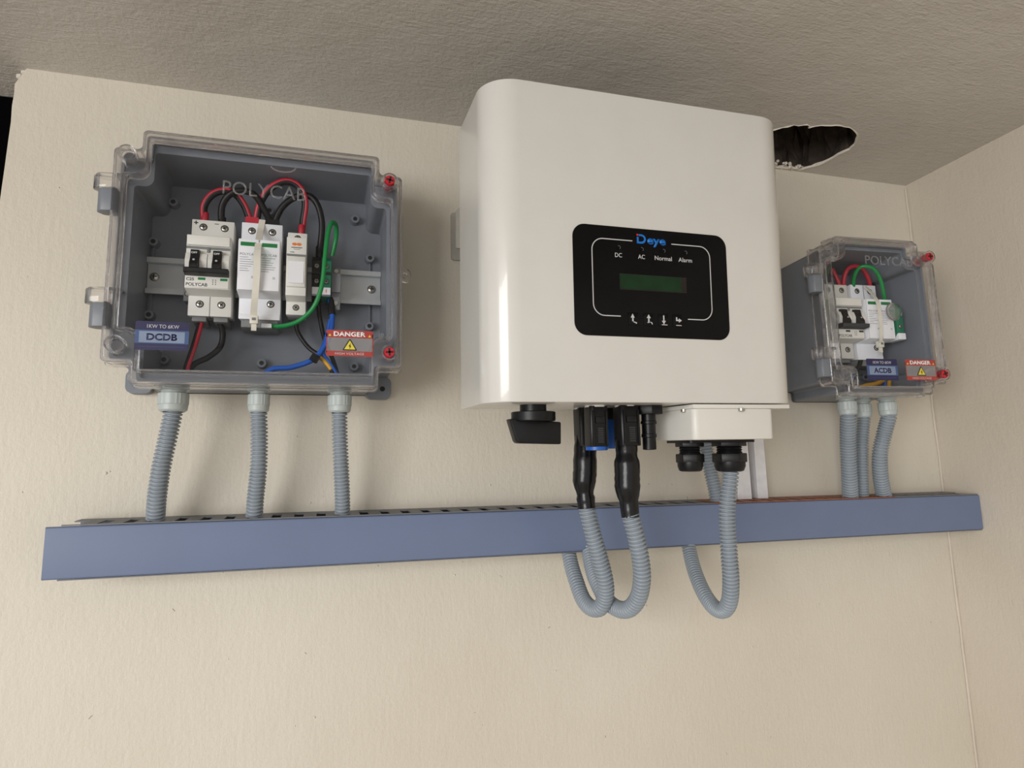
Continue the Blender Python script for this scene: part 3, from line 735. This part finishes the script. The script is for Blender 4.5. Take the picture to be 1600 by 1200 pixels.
# ------------------------------------------------------------------ AC distribution box (right)
AOX = Vector((.4778, -.0006, .0125)); AYW = .0655
AW, AH, AD = .1494, .1801, .112
AM = Matrix.Translation(AOX) @ Matrix.Rotation(-AYW, 4, 'Z')
def aloc(x, d, z): return AM @ Vector((x, -d, z))
ac = thing('distribution_box', 'small deep grey distribution box with clear lid, marked ACDB', 'junction box', AOX, (0, 0, -AYW))
def atA(px, py, d):
    dr = RT*((px-800)/FPX) - UP*((py-600)/FPX) + fw
    inv = AM.inverted(); c = inv @ CAM; r = inv.to_3x3() @ dr
    return c + r*((-d-c.y)/r.y)
enclosure(ac, AW, AH, AD, .020, .012, .019, .022, .012, .006,
          [(.0095, .0215), (AW-.0095, .0225), (AW-.0095, .1592), (.0095, .1592)], [.148, .053],
          [(.025, .150, .006), (.125, .150, .006), (.125, .035, .006)],
          [(.000, .012, .002, .018), (.000, .012, AH-.018, AH-.002)])
dcsticker(ac, .0382, .0142, -AD, 'ACDB', '1KW TO 6KW')
dangersticker(ac, .0884, .0148, -AD)
text('POLYCAB', ac, .0518, -AD+.0002, .1455, .0625, .0105, 'clear_emboss', .002, .0004)
AG = [(.051, .062, .0212), (.094, .037, .0190), (.1115, .056, .0206)]
for x, d, dd in AG: gland(ac, x, -d, .0035, dd, 'gland_grey', .0225)
ARZ = .0932
def acthing(name, label, cat, x, d=.027, z=ARZ): return thing(name, label, cat, aloc(x, d, z), (0, 0, -AYW))
t = acthing('din_rail', 'short steel mounting rail inside the ACDB box', 'rail', .020); din_rail(t, .112, (.006, .106))
t = acthing('circuit_breaker', 'white two-pole breaker with dark toggles in the ACDB box', 'circuit breaker', .0400); breaker(t, True)
t = acthing('surge_protector', 'white surge protector with slanting cable tie in the ACDB box', 'surge protector', .0805); surge(t, True)
t = acthing('terminal_block', 'green terminal block at the right end of the ACDB rail', 'terminal block', .1185)
MB().prism(fillet([(.005, -.0225), (-.044, -.0225), (-.049, -.016), (-.049, .012), (-.042, .018), (.005, .018)], .001), 0, .010, 'x').build('body', 'terminal_green', t, .0004)
MB().prism(rrect(.0002, .0098, -.0240, -.0165, .0006), -.030, -.0505).build('marker_tag', 'device_bright', t, .0003)
for z2 in (.007, -.008): termscrew(t, .005, -.049, z2, .0026)
o = MB().lathe([(.0098, 0), (.0104, .001), (.0092, .0034), (.0058, .0052), (.002, .0058)], aloc(.112, .080, .1012), (AM.to_3x3() @ Vector((0, -1, 0))), 28).build('lens_cap', 'clear_rim'); o['label'] = 'clear round domed cap in front of the ACDB green terminal'; o['category'] = 'cap'
MB().tube([aloc(.112+.0102*math.cos(q*PI/14), .0805, .1012+.0102*math.sin(q*PI/14)) for q in range(29)], .0006, 6).build('rim', 'terminal_grey', o)
def apth(lst, y0, ym, y1):
    n = len(lst); out = []
    for i, (px, py) in enumerate(lst):
        s = i/(n-1); d = (y0*(1-s)+y1*s)+(ym-(y0+y1)/2)*math.sin(PI*s)
        out.append(AM @ atA(px, py, d))
    return out
wire('jumper_wire', 'red wire dropping into the left pole of the ACDB breaker', apth([(1300, 420), (1304, 428), (1309, 438), (1313, 450)], .045, .046, .046), .0026, 'wire_red')
wire('jumper_wire', 'red wire arching from the ACDB breaker to its surge protector', apth([(1318, 450), (1319, 434), (1325, 420), (1335, 416), (1347, 420), (1356, 434), (1360, 450)], .046, .055, .046), .0026, 'wire_red')
wire('earth_wire', 'green wire arching over the ACDB surge protector to the green terminal', apth([(1333, 450), (1335, 432), (1342, 419), (1353, 416), (1366, 421), (1376, 438), (1381, 460), (1383, 474)], .05, .075, .064), .0022, 'wire_green')
wire('jumper_wire', 'black wire standing behind the red arch in the ACDB box', apth([(1362, 420), (1364, 436), (1365, 452)], .035, .036, .04), .0022)
wire('feed_wire', 'yellow wire arriving along the floor of the ACDB box', apth([(1338, 608), (1352, 603), (1368, 600), (1380, 594)], .06, .06, .055), .0028, 'wire_yellow')
wire('feed_wire', 'upright yellow wire over the right ACDB gland', apth([(1388, 612), (1389, 600), (1390, 585), (1388, 565)], .056, .056, .05), .0024, 'wire_yellow')
wire('feed_wire', 'grey-black wire slanting below the ACDB breaker', apth([(1346, 556), (1343, 570), (1337, 585), (1330, 600)], .05, .052, .05), .0026)
wire('feed_wire', 'blue wire beside the upright yellow wire in the ACDB box', apth([(1383, 612), (1383, 600), (1380, 580), (1372, 560)], .053, .053, .05), .0022, 'wire_blue')
cabletie('off-white cable tie slanting over the ACDB surge protector', [AM @ atA(*q) for q in ((1352, 448, .055), (1362, 458, .066), (1371, 472, .078), (1375, 495, .080), (1377, 520, .079), (1376, 535, .074))], AM @ atA(1375, 538, .068), .004)

# ------------------------------------------------------------------ inverter
IO = Vector((.1996, -.13, .1222))
inv = thing('inverter', 'white wall inverter with black display panel, leaning slightly forward', 'inverter', IO, (.0566, -.0056, 0))
IM = Matrix.Translation(IO) @ mathutils.Euler((.0566, -.0056, 0)).to_matrix().to_4x4()
HX, Z0, Z1, YF, YR = .14, -.130, .1255, -.085, .0112
cov = fillet([(-HX, YR), (-HX, YF), (HX, YF), (HX, YR)], [.001, .028, .028, .001], 12)
MB().prism(cov, Z0, Z1, 'z').build('cover', 'white_paint', inv, .0022, 3, 25)
mb = MB().box(-.104, .104, YR-.002, YR+.016, Z0+.035, Z1-.02)
for k in range(18): mb.box(-.104+k*.0121, -.1015+k*.0121, YR+.014, YR+.085, Z0+.035, Z1-.02)
mb.build('heat_sink', 'aluminium', inv, smooth=0)
pl = rrect(-.07, .07, -.0775, .0122, .0105, 8)
P = flat(inv, 'display_panel', pl, YF, 'panel_black', .0004); P['label'] = 'glossy black display panel with rounded corners'
YP = YF-.0004
def strokes(parent, pts, wd, mat, y, name='printed_frame'):
    mb = MB(); vs = []; n = len(pts)
    for i in range(n):
        p = Vector(pts[i]); T = (Vector(pts[min(i+1, n-1)])-Vector(pts[max(i-1, 0)])).normalized(); q = Vector((-T.y, T.x))*wd/2
        vs += [(p.x+q.x, y, p.y+q.y), (p.x-q.x, y, p.y-q.y)]
    vs2 = [(v[0], y-.0001, v[2]) for v in vs]; m = len(vs)
    fs = [(2*i, 2*i+1, 2*i+3, 2*i+2) for i in range(n-1)]; fs2 = [tuple(j+m for j in f) for f in fs]
    side = []
    for i in range(n-1): side += [(2*i, 2*i+2, m+2*i+2, m+2*i), (2*i+1, m+2*i+1, m+2*i+3, 2*i+3)]
    return MB().add(vs+vs2, fs+fs2+side).build(name, mat, parent, smooth=0)
fr = fillet([(-.0537, -.0611), (.0537, -.0611), (.0537, .0014), (-.0537, .0014)], .0095, 8)
bl, br, tr, tl = fr[:9], fr[9:18], fr[18:27], fr[27:]
strokes(P, [(-.0179, .0014)]+tl+bl+[(-.0303, -.0611)], .0008, 'print_grey', YP)
strokes(P, [(.0304, -.0611)]+br+tr+[(.0177, .0014)], .0008, 'print_grey', YP)
# logo
lg = YP
flat(P, 'logo', [(-.0138, -.0003), (-.0122, -.0003), (-.0122, .0052), (-.0138, .0052)], lg, 'logo_blue')
D_o = [(-.0138, -.0003), (-.0098, -.0003)]+[(-.0098+.0042*math.sin(q*PI/10), .0036-.0039*math.cos(q*PI/10)) for q in range(1, 10)]+[(-.0098, .0075), (-.0120, .0075)]
D_i = [(-.0120, .0060), (-.0099, .0060)]+[(-.0099+.0026*math.sin(q*PI/10), .0037+.0023*math.cos(q*PI/10)) for q in range(1, 10)]+[(-.0099, .0013), (-.0122, .0013), (-.0122, .0006)]
flat(P, 'logo', D_o+D_i, lg, 'logo_blue')
MB().lathe([(.00085, 0), (.00085, .0001)], (-.0132, lg, .0069), (0, -1, 0), 14).build('logo', 'logo_red', P)
text('eye', P, -.0044, lg, -.0024, .0170, .0072, 'logo_blue', .03, name='logo')
for x, s in ((-.0303, 'DC'), (-.0098, 'AC'), (.0101, 'Normal'), (.0305, 'Alarm')):
    le = MB().lathe([(.0017, 0), (.0017, .0004), (.0012, .0004), (.0010, .0001)], (x, YP, -.0050), (0, -1, 0), 16).build('indicator_light', 'panel_black', inv)
    MB().tube([(x+.0014*math.cos(q*PI/8-PI/3), YP-.0004, -.0050+.0014*math.sin(q*PI/8-PI/3)) for q in range(9)], .00016, 5).build('lens_edge', 'print_mid', le)
    wd = {'DC': .0062, 'AC': .0062, 'Normal': .0158, 'Alarm': .0128}[s]
    text(s, P, x-wd/2-.0003, YP, -.0131, wd, .0037, 'print_grey', .012)
lc = flat(inv, 'screen', [(-.0303, -.0393), (.0303, -.0393), (.0303, -.0262), (-.0303, -.0262)], YP, 'lcd_dark', .0001); lc['label'] = 'unlit green text display'
flat(lc, 'screen_glass', [(-.0300, -.0386), (.0255, -.0386), (.0255, -.0266), (-.0300, -.0266)], YP-.0001, 'lcd_green', .0001)
def arrow(kind, x, z):
    sh = []
    if kind == 0: sh = [[(-.0026, .0008), (.0008, .0008), (-.0009, .0042)], [(-.0014, -.0022), (-.0002, -.0022), (-.0002, .0010), (-.0014, .0010)], [(-.0002, -.0022), (.0026, -.0028), (.0026, -.0040), (.0018, -.0040), (.0018, -.0034), (-.0002, -.0030)]]
    if kind == 1: sh = [[(-.0018, .0010), (.0018, .0010), (0, .0042)], [(-.0006, -.0024), (.0006, -.0024), (.0006, .0012), (-.0006, .0012)], [(.0012, -.0018), (.0030, -.0024), (.0034, -.0040), (.0026, -.0040), (.0024, -.0030), (.0012, -.0024)], [(-.0014, -.0024), (.0006, -.0024), (.0006, -.0028), (-.0014, -.0028)]]
    if kind == 2: sh = [[(-.0018, -.0006), (.0018, -.0006), (0, -.0036)], [(-.0006, -.0008), (.0006, -.0008), (.0006, .0038), (-.0006, .0038)], [(-.002, -.0036), (.0028, -.0036), (.0034, -.0042), (-.002, -.0042)]]
    if kind == 3: sh = [[(.0008, -.0016), (.0008, .0020), (.0036, .0002)], [(-.0018, -.0004), (.0010, -.0004), (.0010, .0008), (-.0018, .0008)], [(-.0018, .0008), (-.0006, .0008), (-.0006, .0028), (-.0018, .0028)], [(-.0018, -.0036), (.0028, -.0036), (.0034, -.0042), (-.0018, -.0042)]]
    bt = MB().prism(rrect(x-.0046, x+.0046, z-.0052, z+.0052, .001), YP+.0001, YP-.0005).build('button', 'panel_black', inv, .0003)
    for s in sh: flat(bt, 'arrow_symbol', [(x+a, z+b) for a, b in s], YP-.0005, 'print_grey')
for k, x in enumerate((-.0192, -.0058, .0078, .0208)): arrow(k, x, -.0628)

# parts under the inverter
YK = -.05
kn = MB().lathe([(.0108, .002), (.0108, -.005)], (-.0935, YK, Z0), seg=24).build('isolator_switch', 'black_plastic', inv, label='black rotary switch under the inverter')
MB().lathe([(.0170, -.0055), (.0180, -.0060), (.0180, -.0125), (.0172, -.0132)], (-.0935, YK, Z0), seg=32).build('collar', 'black_plastic', kn)
MB().prism([(-.1150, -.1412), (-.0718, -.1440), (-.0722, -.1620), (-.1075, -.1608), (-.1095, -.1595)], YK-.0065, YK+.0065).build('handle', 'black_plastic', kn, .0016)
def plug(x, y, top, length, w_, parent, name='plug', ribs=True):
    h = w_/2
    oct_ = fillet([(x-h, y-h*.8), (x-h*.7, y-h), (x+h*.7, y-h), (x+h, y-h*.8), (x+h, y+h*.8), (x+h*.7, y+h), (x-h*.7, y+h), (x-h, y+h*.8)], .001, 2)
    p = MB().prism(oct_, top, top-length, 'z').build(name, 'black_plastic', parent, .0005)
    if ribs:
        MB().box(x-h*.52, x+h*.52, y-h-.0016, y-h+.001, top-.009, top-.0145).build('clip', 'black_plastic', p, .0006)
        for k in range(8): MB().box(x-h*.3, x+h*.3, y-h-.0012, y-h+.001, top-.0185-k*.0016, top-.0193-k*.0016).build('grip_rib', 'print_dark', p, smooth=0)
        for s in (-1, 1): MB().box(x+s*h*.72-.0009, x+s*h*.72+.0009, y-h-.0012, y-h+.002, top-.004, top-.033).build('latch_arm', 'black_plastic', p, .0004)
    return p
B = plug(-.0363, -.045, Z0-.0005, .034, .0162, inv, 'cable_socket')
MB().lathe([(.0092, 0), (.0092, -.0014)], (-.0363, -.045, Z0), seg=20).build('washer', 'white_paint_flat', B)
MB().lathe([(.0082, -.034), (.0092, -.0345), (.0092, -.0372), (.008, -.0376)], (-.0363, -.045, Z0), seg=20).build('dust_cap', 'blue_plastic', B, label='blue dust cap')
Cc = plug(-.0063, -.010, Z0, .0115, .0150, inv, 'cable_socket', False)
MB().prism(rrect(-.0140, .0014, -.018, -.002, .002), Z0-.0105, Z0-.0365, 'z').build('dust_cap', 'blue_plastic', Cc, .0006, label='blue dust cap')
g = MB().prism(hexloop(.0125, .0130, -.045, .3), Z0+.001, Z0-.0075, 'z').build('signal_connector', 'black_plastic', inv, .0006)
MB().lathe([(.0062, -.007), (.0062, -.013), (.0070, -.0135), (.0070, -.0155), (.0060, -.016), (.0060, -.024), (.0066, -.0245), (.0066, -.027), (.0058, -.0275), (.0058, -.0375), (.004, -.038)], (.0130, -.045, Z0), seg=18).build('cap', 'black_plastic', g)
# wiring box with flange
wbx = MB().prism(fillet([(.0356, -.080), (.1140, -.080), (.1140, -.008), (.0356, -.008)], [.005, .005, .003, .003], 4), Z0-.004, Z0-.0302, 'z').build('terminal_cover', 'white_paint_flat', inv, .0014, label='white terminal cover under the inverter')
MB().box(.0345, .1290, -.0815, -.004, Z0-.0008, Z0-.0042).build('flange', 'white_paint_flat', wbx, .0004)
for x, y in ((.0805, -.0812), (.0350, -.066)):
    MB().lathe([(.0026, -.0042), (.0026, -.0062), (.0018, -.0068)], (x, y, Z0), seg=12).build('screw', 'steel', wbx)
G1 = (.0590, -.034); G2 = (.0985, -.036)
MB().prism(rrect(.046, .113, -.056, -.014, .004), Z0-.030, Z0-.0325, 'z').build('gland_plate', 'black_plastic', wbx)
def blackgland(x, y, d, L):
    z = Z0-.0305
    g = MB().prism(hexloop(d*.56, x, y, .5), z, z-.0055, 'z').build('cable_gland', 'black_plastic', inv, .0006)
    MB().lathe([(d*.40, -.005)]+[(d*(.42 if k % 2 else .38), -.0055-k*.0011) for k in range(6)]+[(d*.4, -.0125)], (x, y, z), seg=20).build('thread', 'black_plastic', g)
    MB().prism(hexloop(d*.56, x, y, .5), z-.0118, z-.0118-L*.5, 'z').build('clamping_nut', 'black_plastic', g, .0008)
    MB().lathe([(d*.50, -.0118-L*.45), (d*.5, -.0118-L*.7), (d*.44, -.0118-L*.95), (d*.36, -.0118-L)], (x, y, z), seg=24).build('dome', 'black_plastic', g)
blackgland(G1[0], G1[1], .0225, .0155); blackgland(G2[0], G2[1], .0275, .0165)

# bracket behind
t = thing('mounting_bracket', 'grey steel bracket peeking out behind the left side of the inverter', 'bracket', (.0752, 0, .1685))
MB().prism(fillet([(0, 0), (.25, 0), (.25, .054), (0, .054)], .003), -.0005, -.0035).build('wall_plate', 'bracket_grey', t)
MB().prism(fillet([(0, .004), (.25, .004), (.25, .050), (.005, .050), (0, .045)], .001), -.026, -.029).build('hook_plate', 'bracket_grey', t)
MB().box(.02, .23, -.027, -.003, .046, .049).build('web', 'bracket_grey', t)

# ------------------------------------------------------------------ cable trunking
DX0, DZ0, DZ1, DY, DT = -.2689, -.1415, -.0997, -.0491, -.0044
duct = thing('cable_trunking', 'long blue-grey slotted cable trunking below the inverter and boxes', 'cable trunking', (0, 0, 0), (0, math.atan(-DT), 0))
prof = fillet([(DY+.0032, DZ0), (DY, DZ0), (DY, DZ1), (DY+.0032, DZ1)], [.0002, .0022, .0022, .0002], 4)
inn = fillet([(DY+.0032, DZ0+.0010), (DY+.0016, DZ0+.0010), (DY+.0016, DZ1-.0010), (DY+.0032, DZ1-.0010)], [.0002, .0012, .0012, .0002], 4)
MB().prism(prof+inn[::-1], DX0, XR-.0006, 'x').build('cover', 'duct_plastic', duct, smooth=40)
XB = DX0+.0105
zt = lambda y: DZ1+.0002+.0028*(y-DY)/(-DY)          # slotted top wall rises a little towards the wall
zbm = lambda y: DZ0-.0002-.0012*(y-DY)/(-DY)
def plate(mb, x0, x1, y0, y1, zf, t):
    vs = []
    for y in (y0, y1):
        for x, dz in ((x0, 0), (x1, 0), (x1, t), (x0, t)): vs.append((x, y, zf(y)+dz))
    return mb.add(vs, [(0, 1, 2, 3), (7, 6, 5, 4), (0, 4, 5, 1), (1, 5, 6, 2), (2, 6, 7, 3), (3, 7, 4, 0)])
TB0, TB1 = .352, .598                               # stretch of the top wall that is coloured brown
YS0, YS1 = DY+.0040, -.018
base = MB().box(XB, XR-.001, -.0030, -.0005, DZ0, DZ1+.003)
plate(base, XB, XR-.001, YS1, -.0006, zbm, -.0009); plate(base, XB, XR-.001, DY+.0012, YS0, zbm, -.0009)
base = base.build('base', 'duct_finger', duct, smooth=0)
for x0, x1, m in ((XB, TB0, 'duct_finger'), (TB0, TB1, 'duct_brown'), (TB1, XR-.001, 'duct_finger')):
    top = MB(); plate(top, x0, x1, YS1, -.0006, zt, .0009); plate(top, x0, x1, DY+.0012, YS0, zt, .0009)
    o = top.build('slotted_edge', m, base, smooth=0)
    if m == 'duct_brown': o['label'] = 'brown stretch of the slotted edge'
def finger_mesh(zf, t, m):
    me = plate(MB(), 0, .0112, YS0-.0001, YS1+.0001, zf, t).mesh('finger', 0, smooth=0); me.materials.append(MATS[m]); return me
f_top, f_br, f_bot = finger_mesh(zt, .0009, 'duct_finger'), finger_mesh(zt, .0009, 'duct_brown'), finger_mesh(zbm, -.0009, 'duct_finger')
x = -.2107+.004-.0194*3
while x < XR-.013:
    if x > XB-.001:
        link('finger', f_br if TB0-.004 < x < TB1 else f_top, None, base, (x, 0, 0)); link('finger', f_bot, None, base, (x, 0, 0))
    x += .0194
wire('trunking_cable', 'brown cable just inside the trunking slots under the right box', [(.35, -.036, -.1060), (.44, -.030, -.1050), (.53, -.033, -.1060), (.62, -.030, -.1100)], .003, 'wire_brown', cat='cable')
wire('trunking_cable', 'yellow wire inside the trunking below the white channels', [(.345, -.034, -.106), (.375, -.042, -.1055), (.395, -.030, -.1085)], .0022, 'wire_yellow', cat='cable')
wire('trunking_cable', 'black cable lying along the bottom of the trunking', [(-.24, -.03, -.135), (0, -.025, -.134), (.3, -.03, -.135), (.69, -.025, -.137)], .0035, cat='cable')

# white channels rising behind the terminal cover
def channel(label, px, w_, dpt, y0):
    p = at(px, 786, y0); t = thing('mini_trunking', label, 'trunking', (p.x, 0, -.106)); top = .30
    MB().box(0, w_, -.002, -.0006, 0, top).box(0, .0014, -dpt, -.001, 0, top).box(w_-.0014, w_, -dpt, -.001, 0, top).build('base', 'channel_white', t, .0003, 1)
    MB().prism(fillet([(-.0006, -dpt+.004), (-.0006, -dpt-.0012), (w_+.0006, -dpt-.0012), (w_+.0006, -dpt+.004), (w_-.0004, -dpt+.004), (w_-.0004, -dpt-.0002), (.0004, -dpt-.0002), (.0004, -dpt+.004)], .0003, 1), .004, top, 'z').build('cover', 'channel_white', t, smooth=0)
channel('wider white plastic mini trunking left of its twin under the inverter', 1155, .0172, .0150, -.016)
channel('narrower white plastic mini trunking at the right under the inverter', 1186, .0130, .0120, -.013)

# ------------------------------------------------------------------ conduits
zb = BZ+.0035-.0195
conduit('corrugated_conduit', 'leftmost grey corrugated conduit below the DCDB box, slanting left', [(GD[0][0].x, -.052, zb+.004), (GD[0][0].x, -.0515, zb-.004), at(263, 680, -.049), at(252, 730, -.045), at(245, 780, -.038), at(243, 812, -.030), at(242, 830, -.026)], .0079)
conduit('corrugated_conduit', 'middle grey corrugated conduit below the DCDB box', [(GD[1][0].x, -.052, zb+.004), (GD[1][0].x, -.0515, zb-.004), at(405, 680, -.049), at(404, 730, -.045), at(399, 780, -.037), at(397, 810, -.030), at(396, 826, -.026)], .0075)
conduit('corrugated_conduit', 'right grey corrugated conduit below the DCDB box', [(GD[2][0].x, -.052, zb+.004), (GD[2][0].x, -.0515, zb-.004), at(531, 680, -.049), at(533, 730, -.044), at(535, 780, -.036), at(535, 808, -.030), at(536, 824, -.026)], .0072)
za = .0035-.0195
for (gx, gd, _), pts, r, lab in ((AG[0], [(1325, 690, -.055), (1327, 740, -.045), (1329, 780, -.034), (1330, 800, -.030)], .0090, 'left grey corrugated conduit below the ACDB box, nearest the camera'),
                              (AG[1], [(1347, 690, -.037), (1347, 740, -.032), (1348, 780, -.026), (1348, 800, -.024)], .0074, 'middle grey corrugated conduit below the ACDB box, half hidden'),
                              (AG[2], [(1381, 680, -.055), (1375, 710, -.050), (1376, 745, -.042), (1382, 780, -.032), (1383, 800, -.028)], .0088, 'right grey corrugated conduit below the ACDB box, bowed')):
    conduit('corrugated_conduit', lab, [aloc(gx, gd, za+.004), aloc(gx, gd, za-.004)]+[at(*q) for q in pts], r)
conduit('corrugated_conduit', 'short grey conduit rising behind the black inverter glands', [at(1097, 660, -.030), at(1102, 690, -.030), at(1109, 730, -.030), at(1118, 770, -.030), at(1124, 800, -.028)], .0078)
# AC output loop
gp = IM @ Vector((G2[0], G2[1], Z0-.0305-.0118-.0155))
conduit('corrugated_conduit', 'grey corrugated conduit looping from the large black gland under the trunking', [gp+Vector((0, 0, .006)), gp-Vector((0, 0, .004)), at(1136, 800, gp.y+.002), at(1139, 860, gp.y+.004), at(1142, 905, gp.y+.008), at(1140, 938, gp.y+.017), at(1131, 953, gp.y+.030), at(1116, 949, gp.y+.048), at(1100, 927, gp.y+.068), at(1087, 897, gp.y+.090), at(1079, 868, gp.y+.108), at(1073, 835, gp.y+.118)], .0076)
# PV leads: plug, tape and conduit in one thing each
def pvlead(label, xl, yl, tape, hose, r=.0076):
    t = thing('solar_lead', label, 'solar cable', IM @ Vector((xl, yl, Z0)))
    o0 = t.location.copy()
    lo = lambda p: Vector(p)-o0
    p = plug(0, 0, -.0005, .034, .0178, t, 'plug')
    MB().lathe([(.0095, .0002), (.0095, -.0012)], (0, 0, 0), seg=20).build('washer', 'white_paint_flat', p)
    tp = spline([lo(q) for q, _ in tape], .0030); rr = [b for _, b in tape]
    def rad(i, n):
        s = i/(n-1)*(len(rr)-1); k = min(int(s), len(rr)-2); f = s-k; f = f*f*(3-2*f)
        return rr[k]*(1-f)+rr[k+1]*f+random.uniform(-.00045, .00045)
    MB().tube(tp, rad, 18).build('tape_wrap', 'black_tape', t, smooth=60, label='black insulating tape')
    h = conduit('hose', None, [lo(q) for q in hose], r, t); h['label'] = 'grey corrugated hose'
    return t
ya = (IM @ Vector((0, -.010, Z0))).y
A0 = IM @ Vector((-.0310, -.010, Z0-.030))
pvlead('rear left solar lead wrapped in black tape, looping below the trunking', -.0310, -.010,
       [(A0+Vector((0, 0, .004)), .0096), (at(914, 712, ya), .0098), (at(914, 735, ya), .0108), (at(913, 750, ya), .0104), (at(914, 768, ya), .0078), (at(917, 794, ya), .0080)],
       [at(916, 790, ya), at(924, 825, ya), at(935, 865, ya+.002), at(945, 905, ya+.006), at(946, 932, ya+.014), at(938, 949, ya+.024), at(924, 950, ya+.038), at(911, 936, ya+.054), at(901, 910, ya+.070), at(893, 884, ya+.086), at(886, 850, ya+.100)])
yd = (IM @ Vector((0, -.045, Z0))).y
D0 = IM @ Vector((-.0083, -.045, Z0-.030))
pvlead('front right solar lead wrapped in black tape, looping below the trunking', -.0083, -.045,
       [(D0+Vector((0, 0, .004)), .0092), (at(979, 712, yd), .0094), (at(980, 735, yd), .0108), (at(980, 750, yd), .0106), (at(981, 768, yd), .0082), (at(985, 808, yd), .0078)],
       [at(984, 802, yd), at(993, 835, yd), at(1001, 875, yd+.003), at(1003, 905, yd+.008), at(998, 932, yd+.018), at(985, 950, yd+.032), at(968, 952, yd+.048), at(950, 940, yd+.066), at(936, 916, yd+.084), at(926, 890, yd+.104), at(918, 850, yd+.128)])
